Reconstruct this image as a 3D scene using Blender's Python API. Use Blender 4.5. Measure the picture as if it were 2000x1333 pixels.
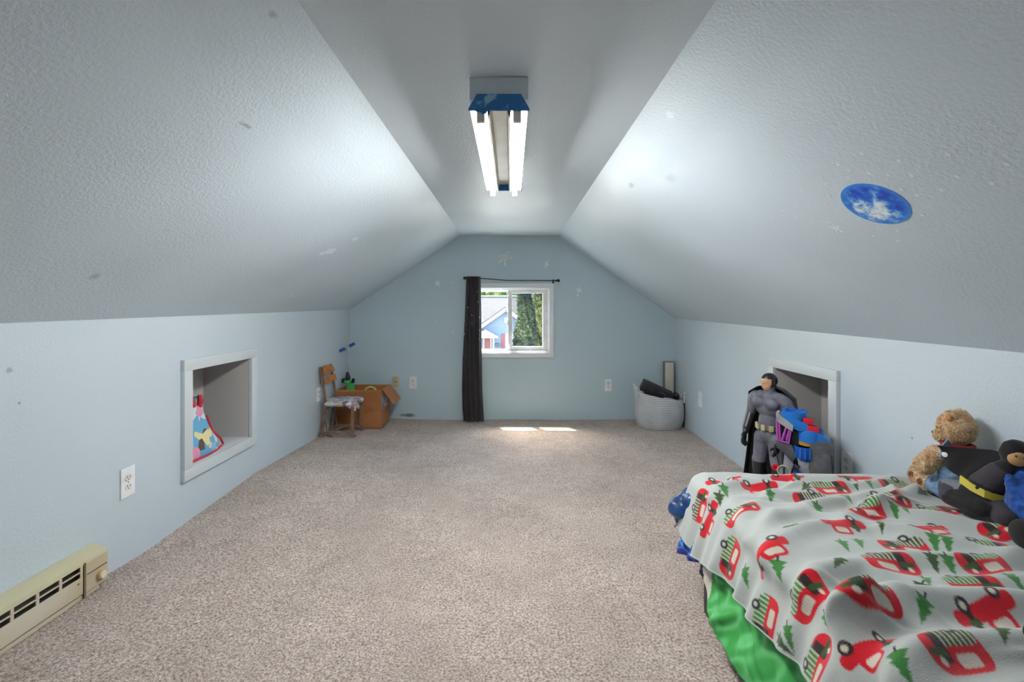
import bpy, bmesh, math, random
import numpy as np
from mathutils import Vector, Matrix, Euler, noise
for o in list(bpy.data.objects): bpy.data.objects.remove(o)
scene = bpy.context.scene
COL = scene.collection
PI = math.pi
# ---------------------------------------------------------------- camera, sky, sun, exposure
cd = bpy.data.cameras.new('camera'); cam = bpy.data.objects.new('camera', cd); COL.objects.link(cam)
cam.location = (0, 0, 1.174); cam.rotation_euler = (PI/2, 0, 0)
cd.sensor_fit = 'HORIZONTAL'; cd.sensor_width = 36; cd.lens = 36*889/2000
cd.shift_x = 2/2000; cd.shift_y = -69.5/2000; cd.clip_start = .02; cd.clip_end = 400
scene.camera = cam
W = bpy.data.worlds.new('sky'); scene.world = W; W.use_nodes = True
wn = W.node_tree; wn.nodes.clear()
wo = wn.nodes.new('ShaderNodeOutputWorld'); wb = wn.nodes.new('ShaderNodeBackground'); ws = wn.nodes.new('ShaderNodeTexSky')
ws.sky_type = 'NISHITA'; ws.sun_disc = False; ws.sun_elevation = math.radians(62); ws.sun_rotation = math.radians(-33)
ws.air_density = 1.6; ws.dust_density = 4.0; ws.ozone_density = 1.0
wn.links.new(ws.outputs[0], wb.inputs[0]); wb.inputs[1].default_value = 3.6
wn.links.new(wb.outputs[0], wo.inputs[0])
sl = bpy.data.lights.new('sun', 'SUN'); sl.energy = 28.0; sl.angle = math.radians(.6); sl.color = (1, .95, .86)
sun = bpy.data.objects.new('sun', sl); COL.objects.link(sun)
sun.rotation_euler = Vector((.28, -.43, -1)).to_track_quat('-Z', 'Y').to_euler()
LAMP = 150.0           # radiance of the fluorescent tubes
vs = scene.view_settings
vs.view_transform = 'Standard'; vs.look = 'None'; vs.gamma = 1; vs.use_curve_mapping = False; vs.exposure = 0.22

# ---------------------------------------------------------------- helpers
class MB:
    def __init__(s): s.v = []; s.f = []; s.mi = []; s.m = 0
    def add(s, vs_, fs):
        k = len(s.v); s.v += [tuple(p) for p in vs_]
        for f in fs: s.f.append(tuple(i+k for i in f)); s.mi.append(s.m)
        return s
    def box(s, c, d, rot=None):
        h = [q/2 for q in d]; R = Euler(rot).to_matrix() if rot else None
        pts = []
        for i in (-1, 1):
            for j in (-1, 1):
                for k in (-1, 1):
                    p = Vector((i*h[0], j*h[1], k*h[2]))
                    if R: p = R @ p
                    pts.append(p+Vector(c))
        return s.add(pts, [(0,1,3,2),(4,6,7,5),(0,4,5,1),(2,3,7,6),(0,2,6,4),(1,5,7,3)])
    def mm(s, a, b): return s.box([(a[i]+b[i])/2 for i in range(3)], [abs(b[i]-a[i]) for i in range(3)])
    def tube(s, path, r, n=10, caps=True, flat=None, up=None):
        P = [Vector(p) for p in path]; N = len(P)
        R = r if isinstance(r, (list, tuple)) else [r]*N
        t0 = (P[1]-P[0]).normalized()
        u = Vector(up) if up else (Vector((0,0,1)) if abs(t0.z) < .9 else Vector((1,0,0)))
        u = (u-t0*u.dot(t0)).normalized(); rings = []
        for i in range(N):
            t = (P[min(i+1,N-1)]-P[max(i-1,0)]).normalized()
            u = (u-t*u.dot(t)).normalized(); w = t.cross(u)
            fa, fb = flat if flat else (1, 1)
            rings.append([P[i]+(u*math.cos(2*PI*k/n)*fa+w*math.sin(2*PI*k/n)*fb)*R[i] for k in range(n)])
        return s.loft(rings, caps)
    def bar(s, path, w, d, up=(0,1,0)):
        """flat bar of section w (in plane) x d (along up)"""
        P = [Vector(p) for p in path]; N = len(P); rings = []; U = Vector(up).normalized()
        Wd = w if isinstance(w, (list, tuple)) else [w]*N
        for i in range(N):
            t = (P[min(i+1,N-1)]-P[max(i-1,0)]).normalized(); q = t.cross(U).normalized()
            rings.append([P[i]+q*(a*Wd[i]/2)+U*(b*d/2) for a, b in ((-1,-1),(1,-1),(1,1),(-1,1))])
        return s.loft(rings, True)
    def loft(s, rings, caps=True, closed=True):
        n = len(rings[0]); vs_ = [p for r in rings for p in r]; fs = []
        for i in range(len(rings)-1):
            for k in range(n if closed else n-1):
                a = i*n+k; b = i*n+(k+1) % n
                fs.append((a, b, b+n, a+n))
        if caps and closed:
            fs.append(tuple(range(n-1, -1, -1))); fs.append(tuple(range((len(rings)-1)*n, len(rings)*n)))
        return s.add(vs_, fs)
    def lathe(s, prof, c=(0,0,0), n=24, rot=None, caps=True):
        R = Euler(rot).to_matrix() if rot else Matrix.Identity(3); c = Vector(c)
        return s.loft([[c+R @ Vector((r*math.cos(2*PI*k/n), r*math.sin(2*PI*k/n), z)) for k in range(n)] for r, z in prof], caps)
    def ball(s, c, r, n=16, m=10, rot=None):
        rr = r if isinstance(r, (list, tuple)) else (r, r, r)
        R = Euler(rot).to_matrix() if rot else Matrix.Identity(3); c = Vector(c); rings = []
        for i in range(m+1):
            a = PI*(.02+.96*i/m)
            rings.append([c+R @ Vector((rr[0]*math.sin(a)*math.cos(2*PI*k/n), rr[1]*math.sin(a)*math.sin(2*PI*k/n), -rr[2]*math.cos(a))) for k in range(n)])
        return s.loft(rings)
    def cap(s, p0, p1, r0, r1, n=14):
        p0, p1 = Vector(p0), Vector(p1); d = (p1-p0); L = d.length; d.normalize(); P = []; R = []
        for i in range(5): a = PI/2*(i+.15)/5; P.append(p0-d*r0*math.cos(a)); R.append(r0*math.sin(a))
        for i in range(5): t = i/4; P.append(p0+d*L*t); R.append(r0+(r1-r0)*t)
        for i in range(5): a = PI/2*(4.85-i)/5; P.append(p1+d*r1*math.cos(a)); R.append(r1*math.sin(a))
        return s.tube(P, R, n)
    def prism(s, poly, f, d0, d1):
        """poly = 2-D outline, f(u, v, d) -> point"""
        n = len(poly)
        vs_ = [f(u, v, d0) for u, v in poly]+[f(u, v, d1) for u, v in poly]
        return s.add(vs_, [tuple(range(n-1, -1, -1)), tuple(range(n, 2*n))]+[(i, (i+1) % n, (i+1) % n+n, i+n) for i in range(n)])
def finish(me, smooth):
    if smooth:
        me.shade_smooth()
        me.set_sharp_from_angle(angle=math.radians(smooth))
def link(name, me, parent=None, loc=None):
    o = bpy.data.objects.new(name, me); COL.objects.link(o)
    if parent: o.parent = parent
    if loc: o.location = loc
    return o
def mk(name, mb, mats, parent=None, bevel=0, seg=2, smooth=35, loc=None, world=False):
    """one mesh object; vertices are given in the parent's frame (or in world space with world=True)"""
    me = bpy.data.meshes.new(name); vv = mb.v
    if world and parent:
        M = parent.matrix_basis.inverted(); vv = [M @ Vector(p) for p in vv]
    bm = bmesh.new(); bv = [bm.verts.new(p) for p in vv]
    for f, mi in zip(mb.f, mb.mi):
        try: q = bm.faces.new([bv[i] for i in f]); q.material_index = mi
        except ValueError: pass
    bmesh.ops.recalc_face_normals(bm, faces=bm.faces)
    if bevel:
        es = [e for e in bm.edges if len(e.link_faces) == 2 and e.calc_face_angle(0) > .6]
        bmesh.ops.bevel(bm, geom=es, offset=bevel, segments=seg, profile=.6, affect='EDGES', clamp_overlap=True)
    bm.to_mesh(me); bm.free()
    for m in (mats if isinstance(mats, (list, tuple)) else [mats]): me.materials.append(m)
    finish(me, smooth)
    return link(name, me, parent, loc)
def tag(o, label=None, cat=None, group=None, kind=None):
    for k, v in (('label', label), ('category', cat), ('group', group), ('kind', kind)):
        if v: o[k] = v
    return o
def thing(name, label, cat, loc=(0,0,0), rz=0, group=None, kind=None):
    o = bpy.data.objects.new(name, None); COL.objects.link(o); o.empty_display_size = .05
    o.location = loc; o.rotation_euler = (0, 0, rz); bpy.context.view_layer.update()
    return tag(o, label, cat, group, kind)
def blob(name, prims, mats, voxel=.006, smooth_it=6, parent=None, disp=0, dscale=60, world=True, classify=None):
    """one continuous skin over capsules ('c', p0, p1, r0, r1, mat) and ellipsoids ('e', centre, radii, rot, mat)"""
    mb = MB()
    for p in prims:
        if p[0] == 'c': mb.cap(p[1], p[2], p[3], p[4])
        else: mb.ball(p[1], p[2], 18, 12, p[3])
    tmp = mk('tmp', mb, mats[0], smooth=0)
    r = tmp.modifiers.new('r', 'REMESH'); r.mode = 'VOXEL'; r.voxel_size = voxel
    sm = tmp.modifiers.new('s', 'SMOOTH'); sm.factor = .5; sm.iterations = smooth_it
    dg = bpy.context.evaluated_depsgraph_get(); dg.update()
    me = bpy.data.meshes.new_from_object(tmp.evaluated_get(dg)); me.name = name
    bpy.data.objects.remove(tmp)
    n = len(me.vertices); co = np.empty(n*3); me.vertices.foreach_get('co', co); co = co.reshape(-1, 3)
    if disp:
        nr = np.empty(n*3); me.vertices.foreach_get('normal', nr); nr = nr.reshape(-1, 3)
        co = co+nr*np.array([[disp*noise.noise(Vector(p)*dscale)] for p in co])
        me.vertices.foreach_set('co', co.ravel())
    fc = np.empty(len(me.polygons)*3); me.polygons.foreach_get('center', fc); fc = fc.reshape(-1, 3)
    best = np.full(len(fc), 9e9); idx = np.zeros(len(fc), int)
    for p in prims:
        if p[0] == 'c':
            a, b = np.array(p[1], float), np.array(p[2], float); ab = b-a
            t = np.clip((fc-a) @ ab/max(ab @ ab, 1e-12), 0, 1)
            d = np.linalg.norm(fc-a-t[:, None]*ab, axis=1)-(p[3]+(p[4]-p[3])*t)
        else:
            R = np.array(Euler(p[3]).to_matrix()) if p[3] else np.eye(3)
            rr = np.array(p[2] if isinstance(p[2], (list, tuple)) else [p[2]]*3, float)
            q = (fc-np.array(p[1], float)) @ R
            d = (np.linalg.norm(q/rr, axis=1)-1)*rr.min()
        k = d < best; best[k] = d[k]; idx[k] = p[-1]
    if classify is not None: idx = classify(fc, idx)
    me.materials.clear()
    for m in mats: me.materials.append(m)
    me.polygons.foreach_set('material_index', idx.astype(np.int32))
    if parent and world: me.transform(parent.matrix_basis.inverted())
    finish(me, 60)
    return link(name, me, parent)
def grid_mesh(name, X, Y, Z, mats, parent=None, col=None, thick=0, smooth=60, uv=None):
    """sheet of cloth from 2-D arrays of coordinates"""
    n, m = X.shape; me = bpy.data.meshes.new(name)
    vv = np.stack([X, Y, Z], -1).reshape(-1, 3)
    if parent:
        M = np.array(parent.matrix_basis.inverted()); vv = vv @ M[:3, :3].T+M[:3, 3]
    i = np.arange(n*m).reshape(n, m)
    q = np.stack([i[:-1, :-1], i[:-1, 1:], i[1:, 1:], i[1:, :-1]], -1).reshape(-1, 4)
    me.vertices.add(n*m); me.vertices.foreach_set('co', vv.ravel())
    me.loops.add(q.size); me.loops.foreach_set('vertex_index', q.ravel().astype(np.int32))
    me.polygons.add(len(q)); me.polygons.foreach_set('loop_start', np.arange(0, q.size, 4, dtype=np.int32))
    me.update(calc_edges=True); me.validate()
    if col is not None:
        at = me.color_attributes.new('print', 'FLOAT_COLOR', 'POINT')
        c4 = np.ones((n*m, 4)); c4[:, :3] = col.reshape(-1, 3); at.data.foreach_set('color', c4.ravel())
    if uv is not None:
        ul = me.uv_layers.new(name='UVMap'); u = uv.reshape(-1, 2)[q.ravel()]; ul.data.foreach_set('uv', u.ravel())
    for mt in (mats if isinstance(mats, (list, tuple)) else [mats]): me.materials.append(mt)
    finish(me, smooth)
    o = link(name, me, parent)
    if thick:
        s = o.modifiers.new('thickness', 'SOLIDIFY'); s.thickness = thick; s.offset = -1
    return o
# ---------------------------------------------------------------- procedural materials
def lin(r, g, b): return tuple(((c/255)/12.92 if c <= 10 else ((c/255+.055)/1.055)**2.4) for c in (r, g, b))+(1,)
def mat(name, col, rough=.5, col2=None, nscale=8., ndetail=4., bump=0., bscale=200., bdist=.002, metal=0., spec=.5, emit=None, est=1., lo=.4, hi=.6, sheen=0., coat=0., stretch=None, trans=0.):
    m = bpy.data.materials.new(name); m.use_nodes = True; nt = m.node_tree; N = nt.nodes; L = nt.links
    bs = N['Principled BSDF']; bs.inputs['Roughness'].default_value = rough; bs.inputs['Metallic'].default_value = metal
    bs.inputs['Specular IOR Level'].default_value = spec; bs.inputs['Base Color'].default_value = col
    if sheen: bs.inputs['Sheen Weight'].default_value = sheen; bs.inputs['Sheen Roughness'].default_value = .5
    if coat: bs.inputs['Coat Weight'].default_value = coat
    if emit: bs.inputs['Emission Color'].default_value = emit; bs.inputs['Emission Strength'].default_value = est
    tc = N.new('ShaderNodeTexCoord'); vec = tc.outputs['Object']
    if stretch:
        mp = N.new('ShaderNodeMapping'); mp.inputs['Scale'].default_value = stretch; L.new(vec, mp.inputs[0]); vec = mp.outputs[0]
    c2 = col2 or tuple(min(1, c*.88) for c in col[:3])+(1,)
    nz = N.new('ShaderNodeTexNoise'); nz.inputs['Scale'].default_value = nscale; nz.inputs['Detail'].default_value = ndetail; L.new(vec, nz.inputs['Vector'])
    rp = N.new('ShaderNodeValToRGB'); rp.color_ramp.elements[0].position = lo; rp.color_ramp.elements[1].position = hi
    rp.color_ramp.elements[0].color = c2; rp.color_ramp.elements[1].color = col
    L.new(nz.outputs[0], rp.inputs[0]); L.new(rp.outputs[0], bs.inputs['Base Color'])
    if bump:
        bn = N.new('ShaderNodeTexNoise'); bn.inputs['Scale'].default_value = bscale; bn.inputs['Detail'].default_value = 3; L.new(vec, bn.inputs['Vector'])
        bp = N.new('ShaderNodeBump'); bp.inputs['Strength'].default_value = bump; bp.inputs['Distance'].default_value = bdist
        L.new(bn.outputs[0], bp.inputs['Height']); L.new(bp.outputs[0], bs.inputs['Normal'])
    m['bsdf'] = 1
    return m
def nodes(m): return m.node_tree.nodes, m.node_tree.links, m.node_tree.nodes['Principled BSDF']
def mixc(N, L, fac, a, b):
    x = N.new('ShaderNodeMix'); x.data_type = 'RGBA'
    for s, v in ((x.inputs[0], fac), (x.inputs[6], a), (x.inputs[7], b)):
        if hasattr(v, 'links') or hasattr(v, 'is_linked'): L.new(v, s)
        else: s.default_value = v
    return x.outputs[2]
def mth(N, L, op, a, b=None, c=None):
    x = N.new('ShaderNodeMath'); x.operation = op
    for s, v in zip(x.inputs, (a, b, c)):
        if v is None: continue
        if hasattr(v, 'is_linked'): L.new(v, s)
        else: s.default_value = v
    return x.outputs[0]
# ---------------------------------------------------------------- materials
def paint(name, col, marks=(), bump=.5, rough=.38, bscale=95.):
    m = mat(name, col, rough, tuple(c*.95 for c in col[:3])+(1,), nscale=1.3, ndetail=2, lo=.35, hi=.65)
    N, L, bs = nodes(m)
    tc = N.new('ShaderNodeTexCoord')
    n1 = N.new('ShaderNodeTexNoise'); n1.inputs['Scale'].default_value = bscale; n1.inputs['Detail'].default_value = 2.5; n1.inputs['Roughness'].default_value = .55
    L.new(tc.outputs['Object'], n1.inputs['Vector'])
    n2 = N.new('ShaderNodeTexNoise'); n2.inputs['Scale'].default_value = 2.2; n2.inputs['Detail'].default_value = 2
    L.new(tc.outputs['Object'], n2.inputs['Vector'])
    amp = N.new('ShaderNodeMapRange'); amp.inputs[1].default_value = .35; amp.inputs[2].default_value = .65; amp.inputs[3].default_value = .45; amp.inputs[4].default_value = 1.25
    L.new(n2.outputs[0], amp.inputs[0])
    h = mth(N, L, 'MULTIPLY', n1.outputs[0], amp.outputs[0])
    bp = N.new('ShaderNodeBump'); bp.inputs['Strength'].default_value = bump; bp.inputs['Distance'].default_value = .004
    L.new(h, bp.inputs['Height']); L.new(bp.outputs[0], bs.inputs['Normal'])
    rr = N.new('ShaderNodeMapRange'); rr.inputs[3].default_value = rough-.05; rr.inputs[4].default_value = rough+.07
    L.new(n2.outputs[0], rr.inputs[0]); L.new(rr.outputs[0], bs.inputs['Roughness'])
    src = bs.inputs['Base Color'].links[0].from_socket
    for (p, r, sc, mc, soft) in marks:          # chips, stains and scuffs in the paint: position, radius, stretch, colour, softness
        vm = N.new('ShaderNodeVectorMath'); vm.operation = 'SUBTRACT'; L.new(tc.outputs['Object'], vm.inputs[0]); vm.inputs[1].default_value = p
        vs_ = N.new('ShaderNodeVectorMath'); vs_.operation = 'MULTIPLY'; L.new(vm.outputs[0], vs_.inputs[0]); vs_.inputs[1].default_value = sc
        ln = N.new('ShaderNodeVectorMath'); ln.operation = 'LENGTH'; L.new(vs_.outputs[0], ln.inputs[0])
        w = N.new('ShaderNodeTexNoise'); w.inputs['Scale'].default_value = .7/r; L.new(tc.outputs['Object'], w.inputs['Vector'])
        d = mth(N, L, 'MULTIPLY_ADD', w.outputs[0], r*1.1, mth(N, L, 'SUBTRACT', ln.outputs['Value'], r*.55))
        mr = N.new('ShaderNodeMapRange'); mr.inputs[1].default_value = r; mr.inputs[2].default_value = r*(1-soft); mr.inputs[3].default_value = 0; mr.inputs[4].default_value = mc[3]
        L.new(d, mr.inputs[0])
        src = mixc(N, L, mr.outputs[0], src, tuple(mc[:3])+(1,))
    L.new(src, bs.inputs['Base Color'])
    return m
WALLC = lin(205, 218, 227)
SL_A, SL_B = (-.505, 1.895), (-1.653, 1.122)      # left slope: ceiling edge, knee wall edge
SR_A, SR_B = (.484, 1.895), (1.674, 1.028)
def on_left(s, y): L_ = 1.3823; return (SL_A[0]+(SL_B[0]-SL_A[0])*s/L_, y, SL_A[1]+(SL_B[1]-SL_A[1])*s/L_)
def slope_wave(Y, S): return (.004*np.sin(Y*3.1+S*2)+.003*np.sin(Y*1.7-S*5+1)+.003*np.sin(Y*6+S*9))*np.sin(PI*S)**.5*np.clip((4.679-Y)/.3, 0, 1)
def on_right(s, y, out=0.):
    S = s/1.4712; zb = 1.042-.023*(4.679-y)/3.194; k = float(slope_wave(y, S))+out
    return Vector((.484+1.19*S-.59*k, y, 1.895+(zb-1.895)*S-.81*k))
CHIP = lin(228, 240, 248)[:3]+(.9,); SMUDGE = lin(120, 134, 138)[:3]+(.55,); SCUFF = lin(95, 108, 114)[:3]+(.7,)
lm = [(on_left(*q), r, (1, 1, 1), CHIP, .4) for q, r in (((.673, 1.671), .006), ((.808, 2.169), .009), ((.613, 1.424), .005), ((1.037, 2.021), .007), ((1.176, 3.078), .012), ((1.028, 1.536), .006))]
lm += [(on_left(.702, 2.74), .035, (1, .55, 1), CHIP, .3), (on_left(.735, 2.68), .02, (1, .5, 1), CHIP, .3), (on_left(.555, 2.816), .022, (1, .6, 1), CHIP, .3),
       (on_left(.337, 1.347), .014, (1.5, .38, 1.5), SCUFF, .8), 
       (on_left(1.109, 1.559), .022, (1, 1, 1), SMUDGE, .8), (on_left(.066, 1.069), .016, (1.5, 1, 1.5), SMUDGE, .8), (on_left(.82, 1.566), .016, (1.5, 1, 1.5), SMUDGE, .9)]
rm = [(tuple(on_right(.27, 2.0)), .05, (1.5, .7, 1.5), lin(160, 172, 176)[:3]+(.5,), .9), (tuple(on_right(.17, 2.35)), .03, (1.5, .7, 1.5), SMUDGE, .9),
      (tuple(on_right(.09, 1.6)), .02, (1, .6, 1), CHIP[:3]+(.5,), .6)]
M = {}
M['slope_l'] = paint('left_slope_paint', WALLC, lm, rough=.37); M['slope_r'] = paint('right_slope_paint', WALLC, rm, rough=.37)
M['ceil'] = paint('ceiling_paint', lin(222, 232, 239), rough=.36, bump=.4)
M['knee'] = paint('knee_wall_paint', lin(200, 213, 222), bump=.3, rough=.37, marks=[((-1.653, 1.5, .96), .012, (1, 1, 1), SMUDGE, .6), ((-1.653, 1.53, .845), .006, (1, 1, 1), SCUFF, .6), ((1.674, 1.9, .62), .006, (1, 1, 1), SCUFF, .5)])
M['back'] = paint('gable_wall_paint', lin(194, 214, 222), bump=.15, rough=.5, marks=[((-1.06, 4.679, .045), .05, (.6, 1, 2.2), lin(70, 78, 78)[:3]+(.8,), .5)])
M['trim'] = paint('trim_paint', lin(208, 216, 221), bump=.08, rough=.4, bscale=40)
M['trim_w'] = paint('window_trim_paint', lin(236, 240, 243), bump=.06, rough=.4, bscale=40)
M['vinyl'] = mat('white_vinyl', lin(240, 241, 242), .35)
M['niche'] = paint('niche_panel_paint', lin(192, 189, 187), bump=.05, rough=.6)
# carpet: frieze pile of mixed beige, brown and pale yarn
m = mat('beige_frieze_carpet', lin(176, 162, 148), .95, spec=.1); N, L, bs = nodes(m)
tc = N.new('ShaderNodeTexCoord')
def nz(scale, det=3., rough=.6, vec=None):
    n = N.new('ShaderNodeTexNoise'); n.inputs['Scale'].default_value = scale; n.inputs['Detail'].default_value = det; n.inputs['Roughness'].default_value = rough
    L.new(vec or tc.outputs['Object'], n.inputs['Vector']); return n.outputs[0]
f1 = nz(120., 3.5, .78); f2 = nz(60., 2.); f3 = nz(2.2, 3.); f4 = nz(14., 2.)
rp = N.new('ShaderNodeValToRGB'); e = rp.color_ramp.elements
e[0].position = .30; e[0].color = lin(108, 88, 76); e[1].position = .68; e[1].color = lin(252, 247, 242)
for p, c in ((.43, (176, 158, 147)), (.51, (210, 197, 188)), (.58, (230, 221, 214))):
    q = e.new(p); q.color = lin(*c)
L.new(f1, rp.inputs[0])
c1 = mixc(N, L, mth(N, L, 'MULTIPLY', f2, .26), rp.outputs[0], lin(180, 152, 134))
v = N.new('ShaderNodeMapRange'); v.inputs[1].default_value = .35; v.inputs[2].default_value = .65; v.inputs[3].default_value = .80; v.inputs[4].default_value = 1.10
L.new(mth(N, L, 'MULTIPLY_ADD', f4, .35, mth(N, L, 'MULTIPLY', f3, .65)), v.inputs[0])
hs = N.new('ShaderNodeHueSaturation'); L.new(c1, hs.inputs['Color']); L.new(v.outputs[0], hs.inputs['Value']); L.new(hs.outputs[0], bs.inputs['Base Color'])
bp = N.new('ShaderNodeBump'); bp.inputs['Strength'].default_value = .9; bp.inputs['Distance'].default_value = .012
L.new(mth(N, L, 'MULTIPLY_ADD', f4, .5, f1), bp.inputs['Height']); L.new(bp.outputs[0], bs.inputs['Normal'])
M['carpet'] = m
M['glass'] = mat('window_glass', (1, 1, 1, 1), .0)
N, L, bs = nodes(M['glass']); tr = N.new('ShaderNodeBsdfTransparent'); gl = N.new('ShaderNodeBsdfGlossy'); gl.inputs['Roughness'].default_value = .02
tr.inputs[0].default_value = (.96, .98, .97, 1); mx = N.new('ShaderNodeMixShader'); mx.inputs[0].default_value = .05
L.new(tr.outputs[0], mx.inputs[1]); L.new(gl.outputs[0], mx.inputs[2]); L.new(mx.outputs[0], N['Material Output'].inputs[0])
M['screen'] = mat('insect_screen', (.3, .3, .3, 1), .8)
N, L, bs = nodes(M['screen']); tr = N.new('ShaderNodeBsdfTransparent'); df = N.new('ShaderNodeBsdfDiffuse'); df.inputs[0].default_value = (.04, .04, .04, 1)
mx = N.new('ShaderNodeMixShader'); mx.inputs[0].default_value = .18
L.new(tr.outputs[0], mx.inputs[1]); L.new(df.outputs[0], mx.inputs[2]); L.new(mx.outputs[0], N['Material Output'].inputs[0])
M['black_metal'] = mat('black_metal', lin(30, 30, 33), .4, metal=.3)
M['white_pl'] = mat('white_plastic', lin(242, 245, 248), .35); M['dark_slot'] = mat('dark_slot', lin(45, 45, 48), .6)
M['ivory'] = mat('ivory_plastic', lin(206, 196, 150), .4); M['chrome'] = mat('chrome', lin(190, 192, 195), .2, metal=1.)
# ---------------------------------------------------------------- the room
YB, YR = 4.679, -1.25          # gable wall with the window, wall behind the camera
XL, XR = -1.653, 1.674
def ztl(y): return 1.132+(1.116-1.132)*(YB-y)/(YB-1.4725)
def ztr(y): return 1.042+(1.019-1.042)*(YB-y)/(YB-1.485)
def struct(o): return tag(o, kind='structure')
def rise(x, y):
    k = np.interp(y, [YR, 1.3, 1.8, 2.05, 2.45, 2.95, 3.5, 3.9, 4.3, YB], [.075, .078, .076, .062, .075, .09, .062, .045, .03, .012])
    t = np.clip((-.85-x)/.55, 0, 1); return k*t*t*(3-2*t)
gx, gy = np.meshgrid(np.linspace(XL-.05, XR+.05, 120), np.linspace(YR, YB+.02, 160))
gz = rise(gx, gy)+.002*np.sin(gx*5+gy*3)
struct(grid_mesh('floor', gx, gy, gz, M['carpet']))
def floor_z(x, y): return float(rise(np.array(x), np.array(y)))
# niche openings: y0, y1, z0, z1, depth
NL = (2.335, 2.868, .345, .845, .285); NR = (2.372, 2.873, .30, .785, .285)
def knee(name, X, zt, n, sgn):
    mb = MB(); y0, y1, z0, z1, d = n; zb = -.05
    ys = [YR, y0, y1, YB]
    for k in range(3):
        a, b = ys[k], ys[k+1]
        if k != 1: mb.add([(X, a, zb), (X, b, zb), (X, b, zt(b)), (X, a, zt(a))], [(0, 1, 2, 3)])
        else:
            mb.add([(X, a, zb), (X, b, zb), (X, b, z0), (X, a, z0)], [(0, 1, 2, 3)])
            mb.add([(X, a, z1), (X, b, z1), (X, b, zt(b)), (X, a, zt(a))], [(0, 1, 2, 3)])
    w = struct(mk(name, mb, M['knee'], smooth=0))
    xo = X+sgn*d; t = .012
    mk('niche_back', MB().mm((xo, y0-t, z0-t), (xo+sgn*t, y1+t, z1+t)), M['niche'], w, bevel=.001)
    for a, b in ((y0-t, y0), (y1, y1+t)): mk('niche_side', MB().mm((X+sgn*.002, a, z0-t), (xo, b, z1+t)), M['niche'], w, bevel=.001)
    mk('niche_shelf', MB().mm((X+sgn*.002, y0, z0-t), (xo, y1, z0)), M['trim'], w, bevel=.001)
    mk('niche_top', MB().mm((X+sgn*.002, y0, z1), (xo, y1, z1+t)), M['niche'], w, bevel=.001)
    return w
knee('wall_left', XL, ztl, NL, -1); knee('wall_right', XR, ztr, NR, 1)
def niche_frame(name, X, n, o, sgn, label):
    y0, y1, z0, z1, d = n; Y0, Y1, Z0, Z1 = o; t = .022*sgn
    e = thing(name, label, None, kind='structure')
    for nm, a, b in (('frame_board', (Y0, Z1-.058), (Y1, Z1)), ('frame_board', (Y0, Z0), (Y1, Z0+.056)), ('frame_board', (Y0+.001, Z0+.056), (y0, Z1-.058)), ('frame_board', (y1, Z0+.056), (Y1-.001, Z1-.058))):
        mk(nm, MB().mm((X, a[0], a[1]), (X-t, b[0], b[1])), M['trim'], e, bevel=.0015)
niche_frame('trim_1', XL, NL, (2.275, 2.927, .288, .900), -1, 'grey painted wooden frame around the left wall niche')
niche_frame('trim_2', XR, NR, (2.311, 2.935, .243, .842), 1, 'grey painted wooden frame around the right wall niche')
# slopes and flat ceiling: slightly wavy boards, edges kept tight
def slope(name, A, B, zt, m):
    n1, n2 = 150, 60; Y, S = np.meshgrid(np.linspace(YR, YB, n1), np.linspace(0, 1, n2), indexing='ij')
    bx = B; zb = np.vectorize(zt)(Y)
    X = A[0]+(bx-A[0])*S; Z = A[1]+(zb-A[1])*S
    w = 1; amp = slope_wave(Y, S)
    nx, nz_ = (-np.sign(B))*.59, -.81
    return struct(grid_mesh(name, X+nx*amp*w, Y, Z+nz_*amp*w, m))
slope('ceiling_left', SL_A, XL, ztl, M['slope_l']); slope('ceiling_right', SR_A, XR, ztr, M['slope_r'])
Y, S = np.meshgrid(np.linspace(YR, YB, 150), np.linspace(0, 1, 30), indexing='ij')
amp = (.005*np.sin(Y*3.3)+.004*np.sin(Y*5.1+S*3))*np.sin(PI*S)*np.clip((YB-Y)/.3, 0, 1)
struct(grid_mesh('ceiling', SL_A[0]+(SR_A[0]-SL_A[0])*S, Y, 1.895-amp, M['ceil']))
# gable wall with the window opening, 0.14 m thick
WX0, WX1, WZ0, WZ1 = -.402, .393, .686, 1.352       # opening inside the casing
poly = [(XL, -.05), (XR, -.05), (XR, ztr(YB)), (SR_A[0], 1.895), (SL_A[0], 1.895), (XL, ztl(YB))]
mb = MB()
for yy in (YB, YB+.14):
    def q(*p): mb.add([(a, yy, b) for a, b in p], [tuple(range(len(p)))])
    q((XL, -.05), (WX0, -.05), (WX0, 1.895), (SL_A[0], 1.895), (XL, ztl(YB))); q((WX1, -.05), (XR, -.05), (XR, ztr(YB)), (SR_A[0], 1.895), (WX1, 1.895))
    q((WX0, -.05), (WX1, -.05), (WX1, WZ0), (WX0, WZ0)); q((WX0, WZ1), (WX1, WZ1), (WX1, 1.895), (WX0, 1.895))
for a, b in (((WX0, WZ0), (WX1, WZ0)), ((WX1, WZ0), (WX1, WZ1)), ((WX1, WZ1), (WX0, WZ1)), ((WX0, WZ1), (WX0, WZ0))):
    mb.add([(a[0], YB, a[1]), (b[0], YB, b[1]), (b[0], YB+.14, b[1]), (a[0], YB+.14, a[1])], [(0, 1, 2, 3)])
struct(mk('wall_back', mb, M['back'], smooth=0))
mb = MB(); mb.add([(x, YR, z) for x, z in [(XL, -.05), (XR, -.05), (XR, ztr(YR)), (SR_A[0], 1.895), (SL_A[0], 1.895), (XL, ztl(YR))]], [(0, 1, 2, 3, 4, 5)])
struct(mk('wall_rear', mb, M['knee'], smooth=0))
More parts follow.
